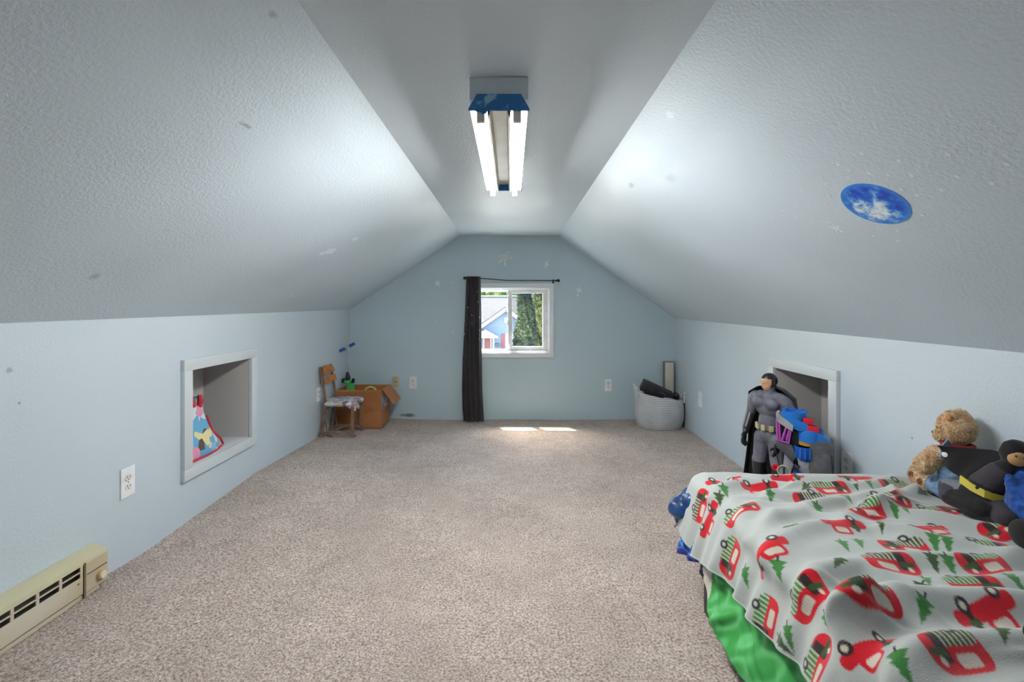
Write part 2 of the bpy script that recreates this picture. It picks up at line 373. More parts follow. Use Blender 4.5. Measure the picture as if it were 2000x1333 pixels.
# roof outside: rafters' thickness, overhanging the gable
mb = MB()
for A, B, z in ((SL_A, -1.95, .92), (SR_A, 1.98, .80)):
    mb.add([(A[0], YR-.2, 2.05), (A[0], 5.12, 2.05), (B, 5.12, z+.12), (B, YR-.2, z+.12), (A[0], YR-.2, 1.99), (A[0], 5.12, 1.99), (B, 5.12, z+.06), (B, YR-.2, z+.06)], [(0,1,2,3),(4,7,6,5),(0,4,5,1),(1,5,6,2),(2,6,7,3),(3,7,4,0)])
mb.mm((SL_A[0], YR-.2, 1.99), (SR_A[0], 5.12, 2.05))
struct(mk('roof', mb, mat('roof_boards', lin(120, 116, 112), .8), smooth=0))
# ---------------------------------------------------------------- the sliding window
wd = thing('window_1', 'white sliding window with a painted casing in the gable wall', None, (0, YB, 0), kind='structure')
def wb_(nm, a, b, m, parent=wd, bev=.003): return mk(nm, MB().mm(a, b), m, parent, bevel=bev)
cw = .046
for nm, a, b in (('casing', (WX0-cw, -.018, WZ1), (WX1+cw, .0, WZ1+.050)), ('casing', (WX0-cw, -.018, WZ0-.046), (WX1+cw, 0, WZ0)), ('casing', (WX0-cw, -.017, WZ0), (WX0, 0, WZ1)), ('casing', (WX1, -.017, WZ0), (WX1+cw, 0, WZ1))):
    wb_(nm, a, b, M['trim_w'])
fy0, fy1 = .02, .10; fr = .022
for a, b in (((WX0, fy0, WZ1-fr), (WX1, fy1, WZ1)), ((WX0, fy0, WZ0), (WX1, fy1, WZ0+fr)), ((WX0, fy0, WZ0+fr), (WX0+fr, fy1, WZ1-fr)), ((WX1-fr, fy0, WZ0+fr), (WX1, fy1, WZ1-fr))):
    wb_('frame', a, b, M['vinyl'])
wb_('sill', (WX0, -.012, WZ0-.004), (WX1, .02, WZ0+.010), M['vinyl'])
wb_('jamb', (WX1-.010, 0, WZ0+.01), (WX1, .02, WZ1), M['vinyl']); wb_('head', (WX0, 0, WZ1-.010), (WX1-.01, .02, WZ1), M['vinyl'])
def sash(x0, x1, y0, y1, st, top, bot):
    z0, z1 = WZ0+fr, WZ1-fr
    s = wb_('sash_stile', (x0, y0, z0), (x0+st, y1, z1), M['vinyl'])
    wb_('sash_stile', (x1-st, y0, z0), (x1, y1, z1), M['vinyl']); wb_('sash_rail', (x0+st, y0, z1-top), (x1-st, y1, z1), M['vinyl']); wb_('sash_rail', (x0+st, y0, z0), (x1-st, y1, z0+bot), M['vinyl'])
    mk('pane', MB().mm((x0+st-.002, (y0+y1)/2-.002, z0+bot-.002), (x1-st+.002, (y0+y1)/2+.002, z1-top+.002)), M['glass'], wd, smooth=0)
sash(-.032, WX1-fr, .030, .055, .043, .030, .040)      # sliding sash on the right
sash(WX0+fr, .010, .062, .085, .020, .012, .012)       # fixed sash on the left
mk('latch', MB().mm((-.040, .018, .965), (-.026, .034, 1.02)), M['vinyl'], wd, bevel=.003)
mk('insect_screen', MB().mm((.0, .092, WZ0+fr), (WX1-fr, .0935, WZ1-fr)), M['screen'], wd, smooth=0)
mk('sash_track', MB().mm((-.03, .022, WZ0+fr), (WX1-fr-.01, .029, WZ0+fr+.006)), mat('grey_track', lin(190, 190, 192), .4), wd)
# ---------------------------------------------------------------- fluorescent ceiling fixture
FX, FY0, FY1 = -.038, 1.434, 2.435
fx = thing('fluorescent_light', 'hanging two-tube fluorescent shop light with a blue painted end plate', 'light', (FX, (FY0+FY1)/2, 1.79))
hl = (FY1-FY0)/2
M['fix_w'] = mat('enamel_white', lin(236, 232, 222), .4)
m = mat('blue_brushed_paint', lin(46, 118, 186), .5, lin(150, 200, 226), nscale=22, ndetail=5, lo=.34, hi=.44); M['fix_b'] = m
M['tube'] = mat('lit_tube', (1, 1, 1, 1), .4, emit=(1, .985, .965, 1), est=LAMP)
# one bent reflector sheet: wing, trough, inner lip, raised ridge, and mirror image
prof = [(-.094, .000), (-.090, -.004), (-.076, .030), (-.040, .030), (-.036, -.016), (-.030, -.016), (-.024, .030), (.024, .030), (.030, -.016), (.036, -.016), (.040, .030), (.076, .030), (.090, -.004), (.094, .0)]
up = [(x, z+.003) for x, z in prof]
mb = MB(); sec = [(x, z) for x, z in prof]+[(x, z+.0035) for x, z in reversed(prof)]
n = len(sec); vv = [(x, -hl+.004, z) for x, z in sec]+[(x, hl-.004, z) for x, z in sec]
mb.add(vv, [(i, (i+1) % n, (i+1) % n+n, i+n) for i in range(n)])
mk('reflector', mb, M['fix_w'], fx, smooth=20)
mk('shade_box', MB().mm((-.093, -hl+.006, .036), (.093, hl-.006, .107)), M['ceil'], fx, bevel=.002)  # added box standing in for the shaded patch above the fixture
for s in (-1, 1):
    yy = s*hl
    pl = mk('end_plate', MB().prism([(-.096, -.002), (.096, -.002), (.096, .004), (.070, .050), (-.070, .050), (-.096, .004)], lambda u, v, d: (u, d, v), yy-.003, yy+.003), M['fix_b'], fx, bevel=.0008)
    for x in (-.058, .058):
        mk('lamp_holder', MB().box((x, yy-s*.012, -.006), (.026, .018, .058)), M['fix_w'], pl, bevel=.003)
for x in (-.058, .058):
    mk('tube', MB().tube([(x, -hl+.02, -.006), (x, hl-.02, -.006)], .0125, 16), M['tube'], fx)
# strip of blue paint dripping under the near plate
mb = MB(); mb.prism([(-.078, .004), (-.036, .004), (-.038, -.009), (-.050, -.014), (-.058, -.006), (-.074, -.004)], lambda u, v, d: (u, d, v), -hl-.0035, -hl+.002)
mk('paint_drip', mb, M['fix_b'], fx)
# ---------------------------------------------------------------- curtain rod and curtain
rod = thing('curtain_rod', 'thin black curtain rod with ball ends above the window', 'curtain rod', (0, 4.60, 1.44))
zl, zr = 1.174-(543.5-597)*4.6/889, 1.174-(548.5-597)*4.6/889
xl, xr = (909-998)*4.6/889, (1088-998)*4.6/889
rp_ = [(xl, 0, zl-1.44), (-.28, 0, zl-1.445), (-.05, 0, zr-1.437), (xr, 0, zr-1.44)]
mk('rod', MB().tube(rp_, .0055, 10), M['black_metal'], rod)
for x, z in ((xl, zl), (xr, zr)):
    mk('finial', MB().ball((x+(.012 if x > 0 else -.006), 0, z-1.44), (.018, .016, .016)).lathe([(.009, 0), (.011, .006), (.008, .014)], (x+(-.018 if x > 0 else .008), 0, z-1.44), 12, (0, PI/2, 0)), M['black_metal'], rod)
    mk('bracket', MB().mm((x*.93-.006, 0, z-1.45), (x*.93+.006, .079, z-1.444)).mm((x*.93-.01, .074, z-1.475), (x*.93+.01, .079, z-1.425)), M['black_metal'], rod, bevel=.001)
cu = thing('curtain', 'narrow black curtain with white star dots left of the window', 'curtain', (-.39, 4.60, 0))
M['curtain'] = mat('black_curtain_cloth', lin(48, 44, 47), .75, lin(38, 35, 38), sheen=.2, bump=.1, bscale=400)
nu, nv = 120, 120; U, V = np.meshgrid(np.linspace(0, 1, nu), np.linspace(0, 1, nv))
ye = 4.60; k = ye/889
ctrY = np.array([540, 600, 700, 760, 800, 829]); lE = np.array([911, 909, 904, 903, 904, 908]); rE = np.array([938, 939, 940, 941, 943, 945])
zc = 1.174-(ctrY-597)*k
Z = 1.467+(.012-1.467)*V
lx = np.interp(-Z, -zc, (lE-998)*k); rx = np.interp(-Z, -zc, (rE-998)*k)
ph = U*2*PI*4.2
X = lx+(rx-lx)*(U+.035*np.sin(ph*2)); Yc = ye-.012+.022*np.sin(ph+.5*np.sin(V*5))*(.55+.6*V)-.012*np.sin(U*PI)
Yc = np.minimum(Yc, YB-.006)-np.clip((V-.97)/.03, 0, 1)*.02
cl = grid_mesh('cloth', X, Yc, Z, M['curtain'], cu, thick=.0015)
M['starprint'] = mat('white_star_print', lin(225, 228, 235), .6)
def curt(px, py):
    z = 1.174-(py-597)*k; v = (1.467-z)/1.455; x = (px-998)*k
    j = int(np.clip(v*(nv-1), 0, nv-1)); i = int(np.argmin(abs(X[j]-x)))
    return X[j, i]-cu.location.x, Yc[j, i]-.004-cu.location.y, z
for px, py, r in ((914.5, 601, .005), (918.5, 598, .004), (922, 616, .005), (922, 632, .004), (924, 638, .003), (908, 653, .008), (937, 620, .007), (934, 590, .005), (937, 645, .005), (936, 662, .004), (908, 627, .004), (933, 570, .004)):
    p = curt(px, py)
    mk('star_dot', MB().ball(p, (r, .0015, r), 10, 6), M['starprint'], cu)
# ---------------------------------------------------------------- outlets and plates
def plate(name, label, p, rz, kind='duplex', w=.076, h=.126, m=None):
    o = thing(name, label, 'outlet' if kind == 'duplex' else 'wall plate', p, rz, group='wall plates')
    m = m or M['white_pl']                         # local frame: wall at y=0, face towards -y
    mk('cover', MB().box((0, -.003, 0), (w, .006, h)), m, o, bevel=.003)
    if kind == 'duplex':
        for s in (-1, 1):
            f = mk('receptacle', MB().prism([(.017*math.cos(a), .0142*math.sin(a)) for a in [2*PI*i/16 for i in range(16)]], lambda u, v, d: (u, d, v+s*.0195), -.0085, -.005), mat('receptacle_face', lin(232, 228, 224), .35), o)
            for x, hh in ((-.0065, .009), (.0065, .007)): mk('slot', MB().box((x, -.0086, s*.0195+.003), (.0022, .001, hh)), M['dark_slot'], f)
            mk('ground_slot', MB().lathe([(.0024, 0), (.0024, .001)], (0, -.0081, s*.0195-.0075), 8, (PI/2, 0, 0)), M['dark_slot'], f)
        mk('screw', MB().lathe([(.003, 0), (.0025, .001)], (0, -.006, 0), 10, (PI/2, 0, 0)), M['chrome'], o)
    elif kind == 'cable':
        mk('jack', MB().lathe([(.006, 0), (.006, .008), (.004, .008), (.004, .010)], (0, -.005, 0), 10, (PI/2, 0, 0)), M['dark_slot'], o)
        for s in (-1, 1): mk('screw', MB().lathe([(.0045, 0), (.0045, .0015)], (0, -.006, s*.044), 10, (PI/2, 0, 0)), M['dark_slot'], o)
    else:
        for s in (-1, 1): mk('screw', MB().lathe([(.003, 0), (.0025, .001)], (0, -.006, s*.042), 10, (PI/2, 0, 0)), M['white_pl'], o)
    return o
def bw(px, py): return ((px-998)*YB/889, YB, 1.174-(py-597)*YB/889)
plate('power_outlet', 'white duplex outlet on the gable wall beside the ivory plate', bw(807, 748), 0)
plate('cable_plate', 'small ivory cable plate on the gable wall above the cardboard box', bw(773, 746), 0, 'cable', .064, .104, M['ivory'])
plate('power_outlet', 'white duplex outlet low on the gable wall left of the woven basket', bw(1188, 752.5), 0)
plate('blank_plate', 'blank white plate on the right wall beside the woven basket', (XR, XR*889/370.5, 1.174-(780.5-597)*XR/370.5), -PI/2, 'blank', .082, .134)
plate('power_outlet', 'white duplex outlet on the left wall near the baseboard heater', (XL, -XL*889/750, 1.174-(942-597)*1.653/750), PI/2, w=.072, h=.128)
plate('power_outlet', 'white duplex outlet on the left wall behind the old school chair', (XL, 3.905, 1.174-(770.5-597)*3.905/889), PI/2, w=.074, h=.12)
plate('power_outlet', 'white duplex outlet on the right wall just above the blanket', (XR, 2.262, .385), -PI/2, w=.072, h=.124)
# ---------------------------------------------------------------- stickers
M['sticker'] = mat('pale_vinyl_sticker', lin(226, 236, 244), .5); M['sticker2'] = mat('pale_wall_sticker', lin(232, 240, 240), .6)
RZ = math.atan2(.865, 1.19)
def slope_frame(s, y, out=.0004):
    p = on_right(s, y, out); ex = (on_right(s+.03, y)-on_right(s-.03, y)).normalized(); ey = (on_right(s, y+.03)-on_right(s, y-.03)).normalized(); return p, ex, ey
def slope_mesh(name, parts, m, s, y, th=.0008):
    """flat outlines on the right slope: u runs down the slope, v runs away from the camera"""
    p, ex, ey = slope_frame(s, y, 0); nn = ex.cross(ey)
    if nn.z > 0: nn = -nn
    mb = MB()
    for poly in parts: mb.prism(poly, lambda u, v, d: ex*u+ey*v+nn*d, -.001, th)
    o = mk(name, mb, m, smooth=0); o.location = p; return o
def circ(r, cx=0, cy=0, n=14, ry=None): return [(cx+r*math.cos(2*PI*i/n), cy+(ry or r)*math.sin(2*PI*i/n)) for i in range(n)]
m = mat('blue_moon_print', lin(240, 242, 240), .4); N, L, bs = nodes(m)
tc = N.new('ShaderNodeTexCoord'); n1 = N.new('ShaderNodeTexNoise'); n1.inputs['Scale'].default_value = 27; n1.inputs['Detail'].default_value = 7; n1.inputs['Roughness'].default_value = .62
L.new(tc.outputs['Object'], n1.inputs['Vector'])
dn = N.new('ShaderNodeVectorMath'); dn.operation = 'DISTANCE'; L.new(tc.outputs['Object'], dn.inputs[0]); dn.inputs[1].default_value = (.032*.81, .022, -.032*.59)
fac = mth(N, L, 'MULTIPLY_ADD', dn.outputs['Value'], -2.6, mth(N, L, 'ADD', n1.outputs[0], .165))
rp = N.new('ShaderNodeValToRGB'); e = rp.color_ramp.elements; e[0].position = .34; e[0].color = lin(18, 70, 190); e[1].position = .64; e[1].color = lin(236, 243, 250)
for p, c in ((.44, (34, 104, 214)), (.51, (90, 160, 228)), (.57, (196, 216, 232))): q = e.new(p); q.color = lin(*c)
L.new(fac, rp.inputs[0])
d0 = N.new('ShaderNodeVectorMath'); d0.operation = 'LENGTH'; L.new(tc.outputs['Object'], d0.inputs[0])
edge = N.new('ShaderNodeMapRange'); edge.inputs[1].default_value = .070; edge.inputs[2].default_value = .090; L.new(d0.outputs['Value'], edge.inputs[0])
L.new(mixc(N, L, edge.outputs[0], rp.outputs[0], lin(60, 140, 225)), bs.inputs['Base Color'])
tag(slope_mesh('moon_decal', [circ(.0905, n=48)], m, .714, 1.331, .0012), 'round blue moon picture stuck on the right sloped ceiling', 'decal')
DOTS = [(0.542, 1.2), (0.543, 1.289), (0.574, 1.282), (0.596, 1.305), (0.588, 1.391), (0.607, 1.243), (0.634, 1.206), (0.604, 1.144), (0.659, 1.159), (0.693, 1.221), (0.726, 1.203), (0.73, 1.139), (0.703, 1.077), (0.75, 1.036), (0.707, 0.971), (0.634, 1.041), (0.635, 1.427), (0.579, 1.493), (0.568, 1.602), (0.631, 1.579), (0.639, 1.53), (0.626, 1.656), (0.667, 1.592), (0.667, 1.632), (0.674, 1.519), (0.659, 1.47), (0.697, 1.46), (0.645, 1.747), (0.714, 1.599), (0.723, 1.56), (0.728, 1.64), (0.74, 1.487), (0.752, 1.432), (0.796, 1.25), (0.809, 1.413), (0.833, 1.364), (0.835, 1.455), (0.875, 1.402), (0.788, 1.651), (0.845, 1.715), (0.481, 1.594)]
dot0 = None
for i, (s, y) in enumerate(DOTS):
    if dot0 is None: dot0 = d = slope_mesh('dot_sticker', [circ(.005)], M['sticker'], s, y)
    else:
        d = dot0.copy(); COL.objects.link(d); d.location = slope_frame(s, y, 0)[0]
    r = .0055 if y < 1.3 else (.0046 if y < 1.45 else .0036); d.scale = (r/.005,)*3
    tag(d, 'tiny white round sticker scattered around the blue moon picture', 'sticker', 'star dots on the right slope')
# small astronauts, stars and a planet
def wall_mesh(name, parts, m, x, z, label, cat, group=None):
    mb = MB()
    for poly in parts: mb.prism(poly, lambda u, v, d: (u, d, v), 0, -.0012)
    o = mk(name, mb, m, smooth=0); o.location = (x, YB-.0002, z); return tag(o, label, cat, group)
def star(r, rot=0.): return [((r if i % 2 == 0 else r*.42)*math.sin(2*PI*i/10+rot), (r if i % 2 == 0 else r*.42)*math.cos(2*PI*i/10+rot)) for i in range(10)]
def stroke(pts, w):
    L_, R_ = [], []
    for i, p in enumerate(pts):
        a = pts[max(i-1, 0)]; b = pts[min(i+1, len(pts)-1)]; dx, dy = b[0]-a[0], b[1]-a[1]; l = math.hypot(dx, dy); L_.append((p[0]-dy/l*w, p[1]+dx/l*w)); R_.append((p[0]+dy/l*w, p[1]-dx/l*w))
    return L_+R_[::-1]
def ringpoly(r, w, cx, cy, a0=0, a1=2*PI, n=16): return stroke([(cx+r*math.cos(a0+(a1-a0)*i/n), cy+r*math.sin(a0+(a1-a0)*i/n)) for i in range(n+1)], w)
wall_mesh('star_sticker', [star(.040, .1)], M['sticker2'], -.753, 1.405, 'pale five-pointed star sticker on the gable wall left of the curtain', 'sticker', 'star stickers on the gable wall')
wall_mesh('star_sticker', [star(.043, -.15), circ(.012, -.012, -.055)], M['sticker2'], .70, 1.335, 'pale five-pointed star sticker on the gable wall right of the window', 'sticker', 'star stickers on the gable wall')
s_ = 5.26e-3*.07/1.0   # metres per crop pixel of the sticker
def ac(x, y): return ((x-370)*s_, (370-y)*s_)
astro = [ringpoly(.0205, .0045, *ac(445, 235)), stroke([ac(370, 270), ac(310, 250), ac(255, 285), ac(195, 325)], .008), stroke([ac(440, 340), ac(520, 360), ac(555, 330), ac(585, 275)], .008),
         stroke([ac(310, 290), ac(290, 400), ac(250, 440), ac(205, 490)], .0095), stroke([ac(385, 380), ac(370, 460), ac(375, 520), ac(370, 575)], .010), stroke([ac(330, 290), ac(345, 400)], .012), stroke([ac(360, 270), ac(440, 330), ac(400, 410)], .008), circ(.009, *ac(365, 340))]
wall_mesh('astronaut_sticker', astro, M['sticker2'], (986-998)/190, 1.174+(597-506)/190, 'pale running astronaut sticker above the window', 'sticker')
wall_mesh('planet_sticker', [circ(.020, 0, 0, ry=.024), stroke([(-.03, .02), (.0, .026), (.035, .034)], .004), circ(.010, -.012, -.03)], M['sticker2'], (1068-998)/190, 1.174+(597-516)/190, 'small pale planet sticker right of the running astronaut', 'sticker')
for x, z, r in ((-.768, 1.005, .009), (-.595, .906, .009), (-.655, 1.02, .005), (-1.14, .85, .006), (-.61, 1.41, .006)):
    wall_mesh('dot_sticker', [circ(r)], M['sticker2'], x, z, 'tiny pale dot sticker on the gable wall left of the curtain', 'sticker', 'dots on the gable wall')
a2 = [ringpoly(.011, .0022, -.022, .0), circ(.010, .0, .0, ry=.012), stroke([(.0, .008), (-.012, .022)], .004), stroke([(.0, -.008), (-.008, -.024)], .004), stroke([(.008, .005), (.026, .012)], .0045), stroke([(.008, -.005), (.026, -.010)], .0045)]
tag(slope_mesh('astronaut_sticker', a2, M['sticker'], .765, 1.545), 'small white astronaut sticker below and left of the blue moon picture', 'sticker')
# ---------------------------------------------------------------- baseboard heater
hz = .080
M['heater'] = mat('cream_enamel', lin(205, 196, 178), .45, lin(194, 180, 150), nscale=5, lo=.42, hi=.62); M['heater_top'] = mat('aged_cream_enamel', lin(198, 192, 158), .5, lin(176, 150, 100), nscale=7, ndetail=5, lo=.30, hi=.45)
M['heater_in'] = mat('dark_fins', lin(62, 58, 52), .6)
ht = thing('baseboard_heater', 'cream electric baseboard heater with a round dial on the left wall', 'heater', (XL, 1.30, hz))
def hp(a, b): return MB().mm(a, b)
y0, y1 = -.95, .492; yp = .40
# local x = out from the wall, y = along the wall, z = up
mk('back_panel', hp((.001, y0, .0), (.006, y1, .152)), M['heater'], ht)
mk('top_cover', MB().prism([(.001, .158), (.001, .152), (.058, .139), (.062, .128), (.066, .128), (.062, .144)], lambda u, v, d: (u, d, v), y0, y1), M['heater_top'], ht, bevel=.001)
mk('front_panel', MB().prism([(.062, .088), (.066, .088), (.066, .024), (.062, .020)], lambda u, v, d: (u, d, v), y0, yp-.012), M['heater'], ht, bevel=.001)
mk('bottom_lip', MB().prism([(.050, .0), (.060, .0), (.060, .014), (.050, .018)], lambda u, v, d: (u, d, v), y0, y1-.03), M['heater'], ht, bevel=.001)
mk('fin_core', hp((.012, y0+.02, .03), (.046, yp-.02, .125)), M['heater_in'], ht)
mk('grille_bar', hp((.061, y0, .106), (.066, yp-.012, .110)), M['heater'], ht)
yy = yp-.012
while yy > y0:
    mk('grille_post', hp((.0615, yy-.010, .088), (.0655, yy, .130)), M['heater'], ht); yy -= .078
mk('control_box', MB().prism([(.004, .0), (.050, .004), (.066, .020), (.066, .128), (.060, .136), (.004, .148)], lambda u, v, d: (u, d, v), yp, y1), M['heater'], ht, bevel=.0015)
mk('end_seam', hp((.058, yp-.009, .004), (.0675, yp-.001, .134)), mat('brass_strip', lin(120, 104, 84), .5), ht)
mk('control_line', hp((.0655, yp+.004, .084), (.0672, y1-.004, .087)), M['heater_in'], ht)
dl = mk('dial', MB().lathe([(.017, 0), (.017, .010), (.014, .014)], (.066, (yp+y1)/2+.012, .055), 24, (0, PI/2, 0)), mat('dial_tan', lin(205, 175, 120), .4), ht)
mk('dial_face', MB().lathe([(.0135, 0), (.0125, .002)], (.080, (yp+y1)/2+.012, .055), 24, (0, PI/2, 0)), mat('dial_white', lin(236, 228, 214), .3), dl)
mk('panel_screw', MB().lathe([(.003, 0), (.003, .001)], (.066, yp-.03, .07), 8, (0, PI/2, 0)), M['dark_slot'], ht)
# ---------------------------------------------------------------- cloth bag in the left niche
bg = thing('toy_bag', 'colourful blue cloth bag with red straps inside the left niche', 'bag', (-1.760, 2.500, NL[2])); bg.scale = (1.15, 1.15, 1.2)
Mb = [mat('bag_sky_blue', lin(120, 182, 214), .6, lin(160, 205, 228), nscale=14), mat('bag_orange', lin(206, 128, 66), .6), mat('bag_white', lin(222, 222, 230), .6), mat('bag_red', lin(196, 48, 60), .5), mat('bag_dark', lin(84, 66, 60), .6), mat('bag_yellow', lin(232, 214, 150), .6), mat('bag_pink', lin(226, 150, 176), .6)]
# slumped sack: wide at the foot, narrow at the shoulder; front faces +x and a little towards the camera
rings = []
for z, wy, wx, oy in ((.0, .130, .070, .0), (.012, .146, .078, .0), (.05, .140, .074, -.004), (.10, .112, .060, -.016), (.15, .096, .050, -.024), (.19, .092, .044, -.028), (.215, .088, .036, -.030), (.235, .060, .020, -.034)):
    ring = []
    for i in range(40):
        a = 2*PI*i/40; c, s = math.cos(a), math.sin(a)
        q = 1+.03*math.sin(5*a+z*30)
        ring.append((wx*q*math.copysign(abs(c)**.7, c), oy+wy*q*math.copysign(abs(s)**.6, s), z))
    rings.append(ring)
m = Mb[0]; N, L, bs = nodes(m); tc = N.new('ShaderNodeTexCoord'); vo = N.new('ShaderNodeTexVoronoi'); vo.inputs['Scale'].default_value = 25; vo.distance = 'EUCLIDEAN'; vo.inputs['Randomness'].default_value = .9; L.new(tc.outputs['Object'], vo.inputs['Vector'])
sc_ = N.new('ShaderNodeSeparateColor'); L.new(vo.outputs['Color'], sc_.inputs[0]); rp = N.new('ShaderNodeValToRGB'); rp.color_ramp.interpolation = 'CONSTANT'; e = rp.color_ramp.elements; e[0].color = lin(104, 174, 214); e[1].position = .34; e[1].color = lin(208, 132, 70)
for p_, c_ in ((.48, (222, 224, 234)), (.66, (140, 196, 226)), (.78, (236, 220, 160)), (.86, (226, 150, 178)), (.95, (92, 74, 66))): q = e.new(p_); q.color = lin(*c_)
L.new(sc_.outputs[0], rp.inputs[0]); L.new(rp.outputs[0], bs.inputs['Base Color'])
mk('body', MB().loft(rings), m, bg, smooth=60)
mk('drawstring_collar', MB().loft([[(wx*math.cos(2*PI*i/24), -.034+wy*math.sin(2*PI*i/24), z) for i in range(24)] for z, wy, wx in ((.222, .064, .026), (.25, .062, .028), (.268, .070, .032), (.262, .064, .028), (.24, .05, .02))]), mat('bag_teal', lin(96, 160, 190), .6), bg, smooth=60)
mk('strap', MB().bar([(.03, -.09, .22), (.035, -.088, .27), (.03, -.07, .30), (.03, -.045, .295), (.032, -.028, .262), (.036, -.022, .23)], .016, .003, (1, 0, 0)), Mb[3], bg)
mk('toggle', MB().tube([(.02, .028, .215), (.026, .032, .245), (.02, .034, .275)], [.010, .014, .010], 10), Mb[3], bg)
mk('piping', MB().tube([(.03, .070, .17), (.045, .095, .09), (.060, .128, .05), (.064, .146, .015), (.074, .08, .006), (.080, .0, .004), (.076, -.10, .004)], .005, 8), Mb[3], bg)
# ---------------------------------------------------------------- old school chair by the left wall
M['oldwood'] = mat('varnished_plywood', lin(196, 128, 58), .4, lin(168, 98, 40), nscale=7, ndetail=6, stretch=(8, 1.5, 12)); M['brownmetal'] = mat('brown_painted_steel', lin(142, 118, 98), .45, lin(118, 96, 80), nscale=20)
CX, CY, CZ = -1.49, 4.01, .044
ch = thing('school_chair', 'small old school chair with wooden back slats and a taped patchwork seat', 'chair', (CX, CY, CZ))
for s, nm in ((-1, 'near'), (1, 'far')):
    y = s*.112
    # rear leg and back post in one bar, swept like the original casting
    mk('back_post', MB().bar([(-.142, y, .0), (-.128, y, .05), (-.112, y, .16), (-.102, y, .25), (-.106, y, .36), (-.122, y, .47), (-.136, y, .56), (-.140, y, .60)], [.040, .026, .024, .026, .022, .020, .018, .016], .016), M['brownmetal'], ch, bevel=.003)
    mk('leg', MB().bar([(.152, y, .0), (.136, y, .03), (.130, y, .10), (.132, y, .20), (.134, y, .262)], [.044, .026, .022, .022, .024], .016), M['brownmetal'], ch, bevel=.003)
    mk('runner', MB().bar([(-.135, y, .010), (-.10, y, .040), (-.04, y, .046), (.06, y, .044), (.11, y, .034), (.148, y, .010)], [.016, .02, .02, .02, .022, .018], .014), M['brownmetal'], ch, bevel=.003)
    mk('brace', MB().bar([(-.104, y, .22), (-.094, y, .10), (-.088, y, .045), (-.07, y, .012), (-.04, y, .004)], .014, .008), M['brownmetal'], ch, bevel=.002)
mk('stretcher', MB().bar([(-.09, -.108, .042), (.02, .108, .050)], .012, .016, (0, 0, 1)), M['brownmetal'], ch, bevel=.002)
mk('stretcher', MB().bar([(-.10, .108, .242), (-.10, -.108, .242)], .02, .012, (0, 0, 1)), M['brownmetal'], ch, bevel=.002)
def slat(z0, z1, x0, arch):
    mb = MB(); rings = []
    for i in range(13):
        t = i/12*2-1; y = t*.118; bow = -.016*(1-t*t); tp = z1-arch*abs(t)**3
        lean = .25
        rings.append([(x0+bow+.014, y, z0), (x0+bow+.024, y, z0), (x0+bow+.024-(tp-z0)*lean, y, tp), (x0+bow+.014-(tp-z0)*lean, y, tp)])
    return mb.loft(rings)
mk('back_slat', slat(.535, .604, -.128, .03), M['oldwood'], ch, bevel=.002); mk('back_slat', slat(.455, .510, -.112, .0), M['oldwood'], ch, bevel=.002)
m = mat('patchwork_tape', lin(205, 198, 200), .45); N, L, bs = nodes(m)
tc = N.new('ShaderNodeTexCoord'); vo = N.new('ShaderNodeTexVoronoi'); vo.inputs['Scale'].default_value = 22; L.new(tc.outputs['Object'], vo.inputs['Vector'])
sp = N.new('ShaderNodeSeparateColor'); L.new(vo.outputs['Color'], sp.inputs[0])
rp = N.new('ShaderNodeValToRGB'); rp.color_ramp.interpolation = 'CONSTANT'; e = rp.color_ramp.elements; e[0].color = lin(206, 204, 212); e[1].position = .3; e[1].color = lin(150, 110, 112)
for p, c in ((.45, (196, 186, 160)), (.6, (64, 60, 72)), (.7, (214, 212, 216)), (.86, (150, 150, 178))): q = e.new(p); q.color = lin(*c)
L.new(sp.outputs[0], rp.inputs[0])
wv = N.new('ShaderNodeTexWave'); wv.inputs['Scale'].default_value = 30; wv.inputs['Distortion'].default_value = 3; L.new(tc.outputs['Object'], wv.inputs['Vector'])
L.new(mixc(N, L, mth(N, L, 'MULTIPLY', wv.outputs[0], .35), rp.outputs[0], lin(226, 226, 230)), bs.inputs['Base Color'])
M['patch'] = m
xs, ys = np.meshgrid(np.linspace(-1, 1, 40), np.linspace(-1, 1, 40))
seat = blob('seat', [('e', (CX+.018+dx, CY+dy, CZ+.285), (.085, .085, .030), None, 0) for dx in (-.072, 0, .072) for dy in (-.058, .0, .058)]+[('e', (CX+.11, CY-.07, CZ+.265), (.035, .05, .03), None, 0)], [m], .006, 4, ch, .004, 40)
mk('torn_tape', MB().bar([(.135, -.10, .27), (.150, -.11, .25), (.146, -.105, .225)], .03, .002).bar([(.148, -.04, .27), (.158, -.05, .245), (.150, -.045, .235)], .03, .002), mat('torn_tape', lin(215, 213, 212), .5), ch)
# ---------------------------------------------------------------- cardboard box
M['card'] = mat('brown_cardboard', lin(176, 118, 72), .75, lin(164, 106, 62), nscale=5, bump=.05, bscale=80)
M['card_in'] = mat('cardboard_inside', lin(152, 96, 56), .8); M['card_edge'] = mat('cardboard_edge', lin(200, 150, 104), .8)
bx0, bx1, by0, by1 = -1.625, -1.203, 4.222, 4.512; bz = .036; bh = .352; t = .005
bxm, bym = (bx0+bx1)/2, (by0+by1)/2
cb = thing('cardboard_box', 'open brown cardboard box with folded flaps in the far left corner', 'box', (bxm, bym, bz))
hx, hy = (bx1-bx0)/2, (by1-by0)/2
for nm, a, b in (('side', (-hx, -hy, 0), (hx, -hy+t, bh)), ('side', (-hx, hy-t, 0), (hx, hy, bh)), ('side', (-hx, -hy+t, 0), (-hx+t, hy-t, bh)), ('side', (hx-t, -hy+t, 0), (hx, hy-t, bh)), ('bottom', (-hx+t, -hy+t, 0), (hx-t, hy-t, t))):
    mk(nm, MB().mm(a, b), M['card'], cb, bevel=.0012)
fl = .182
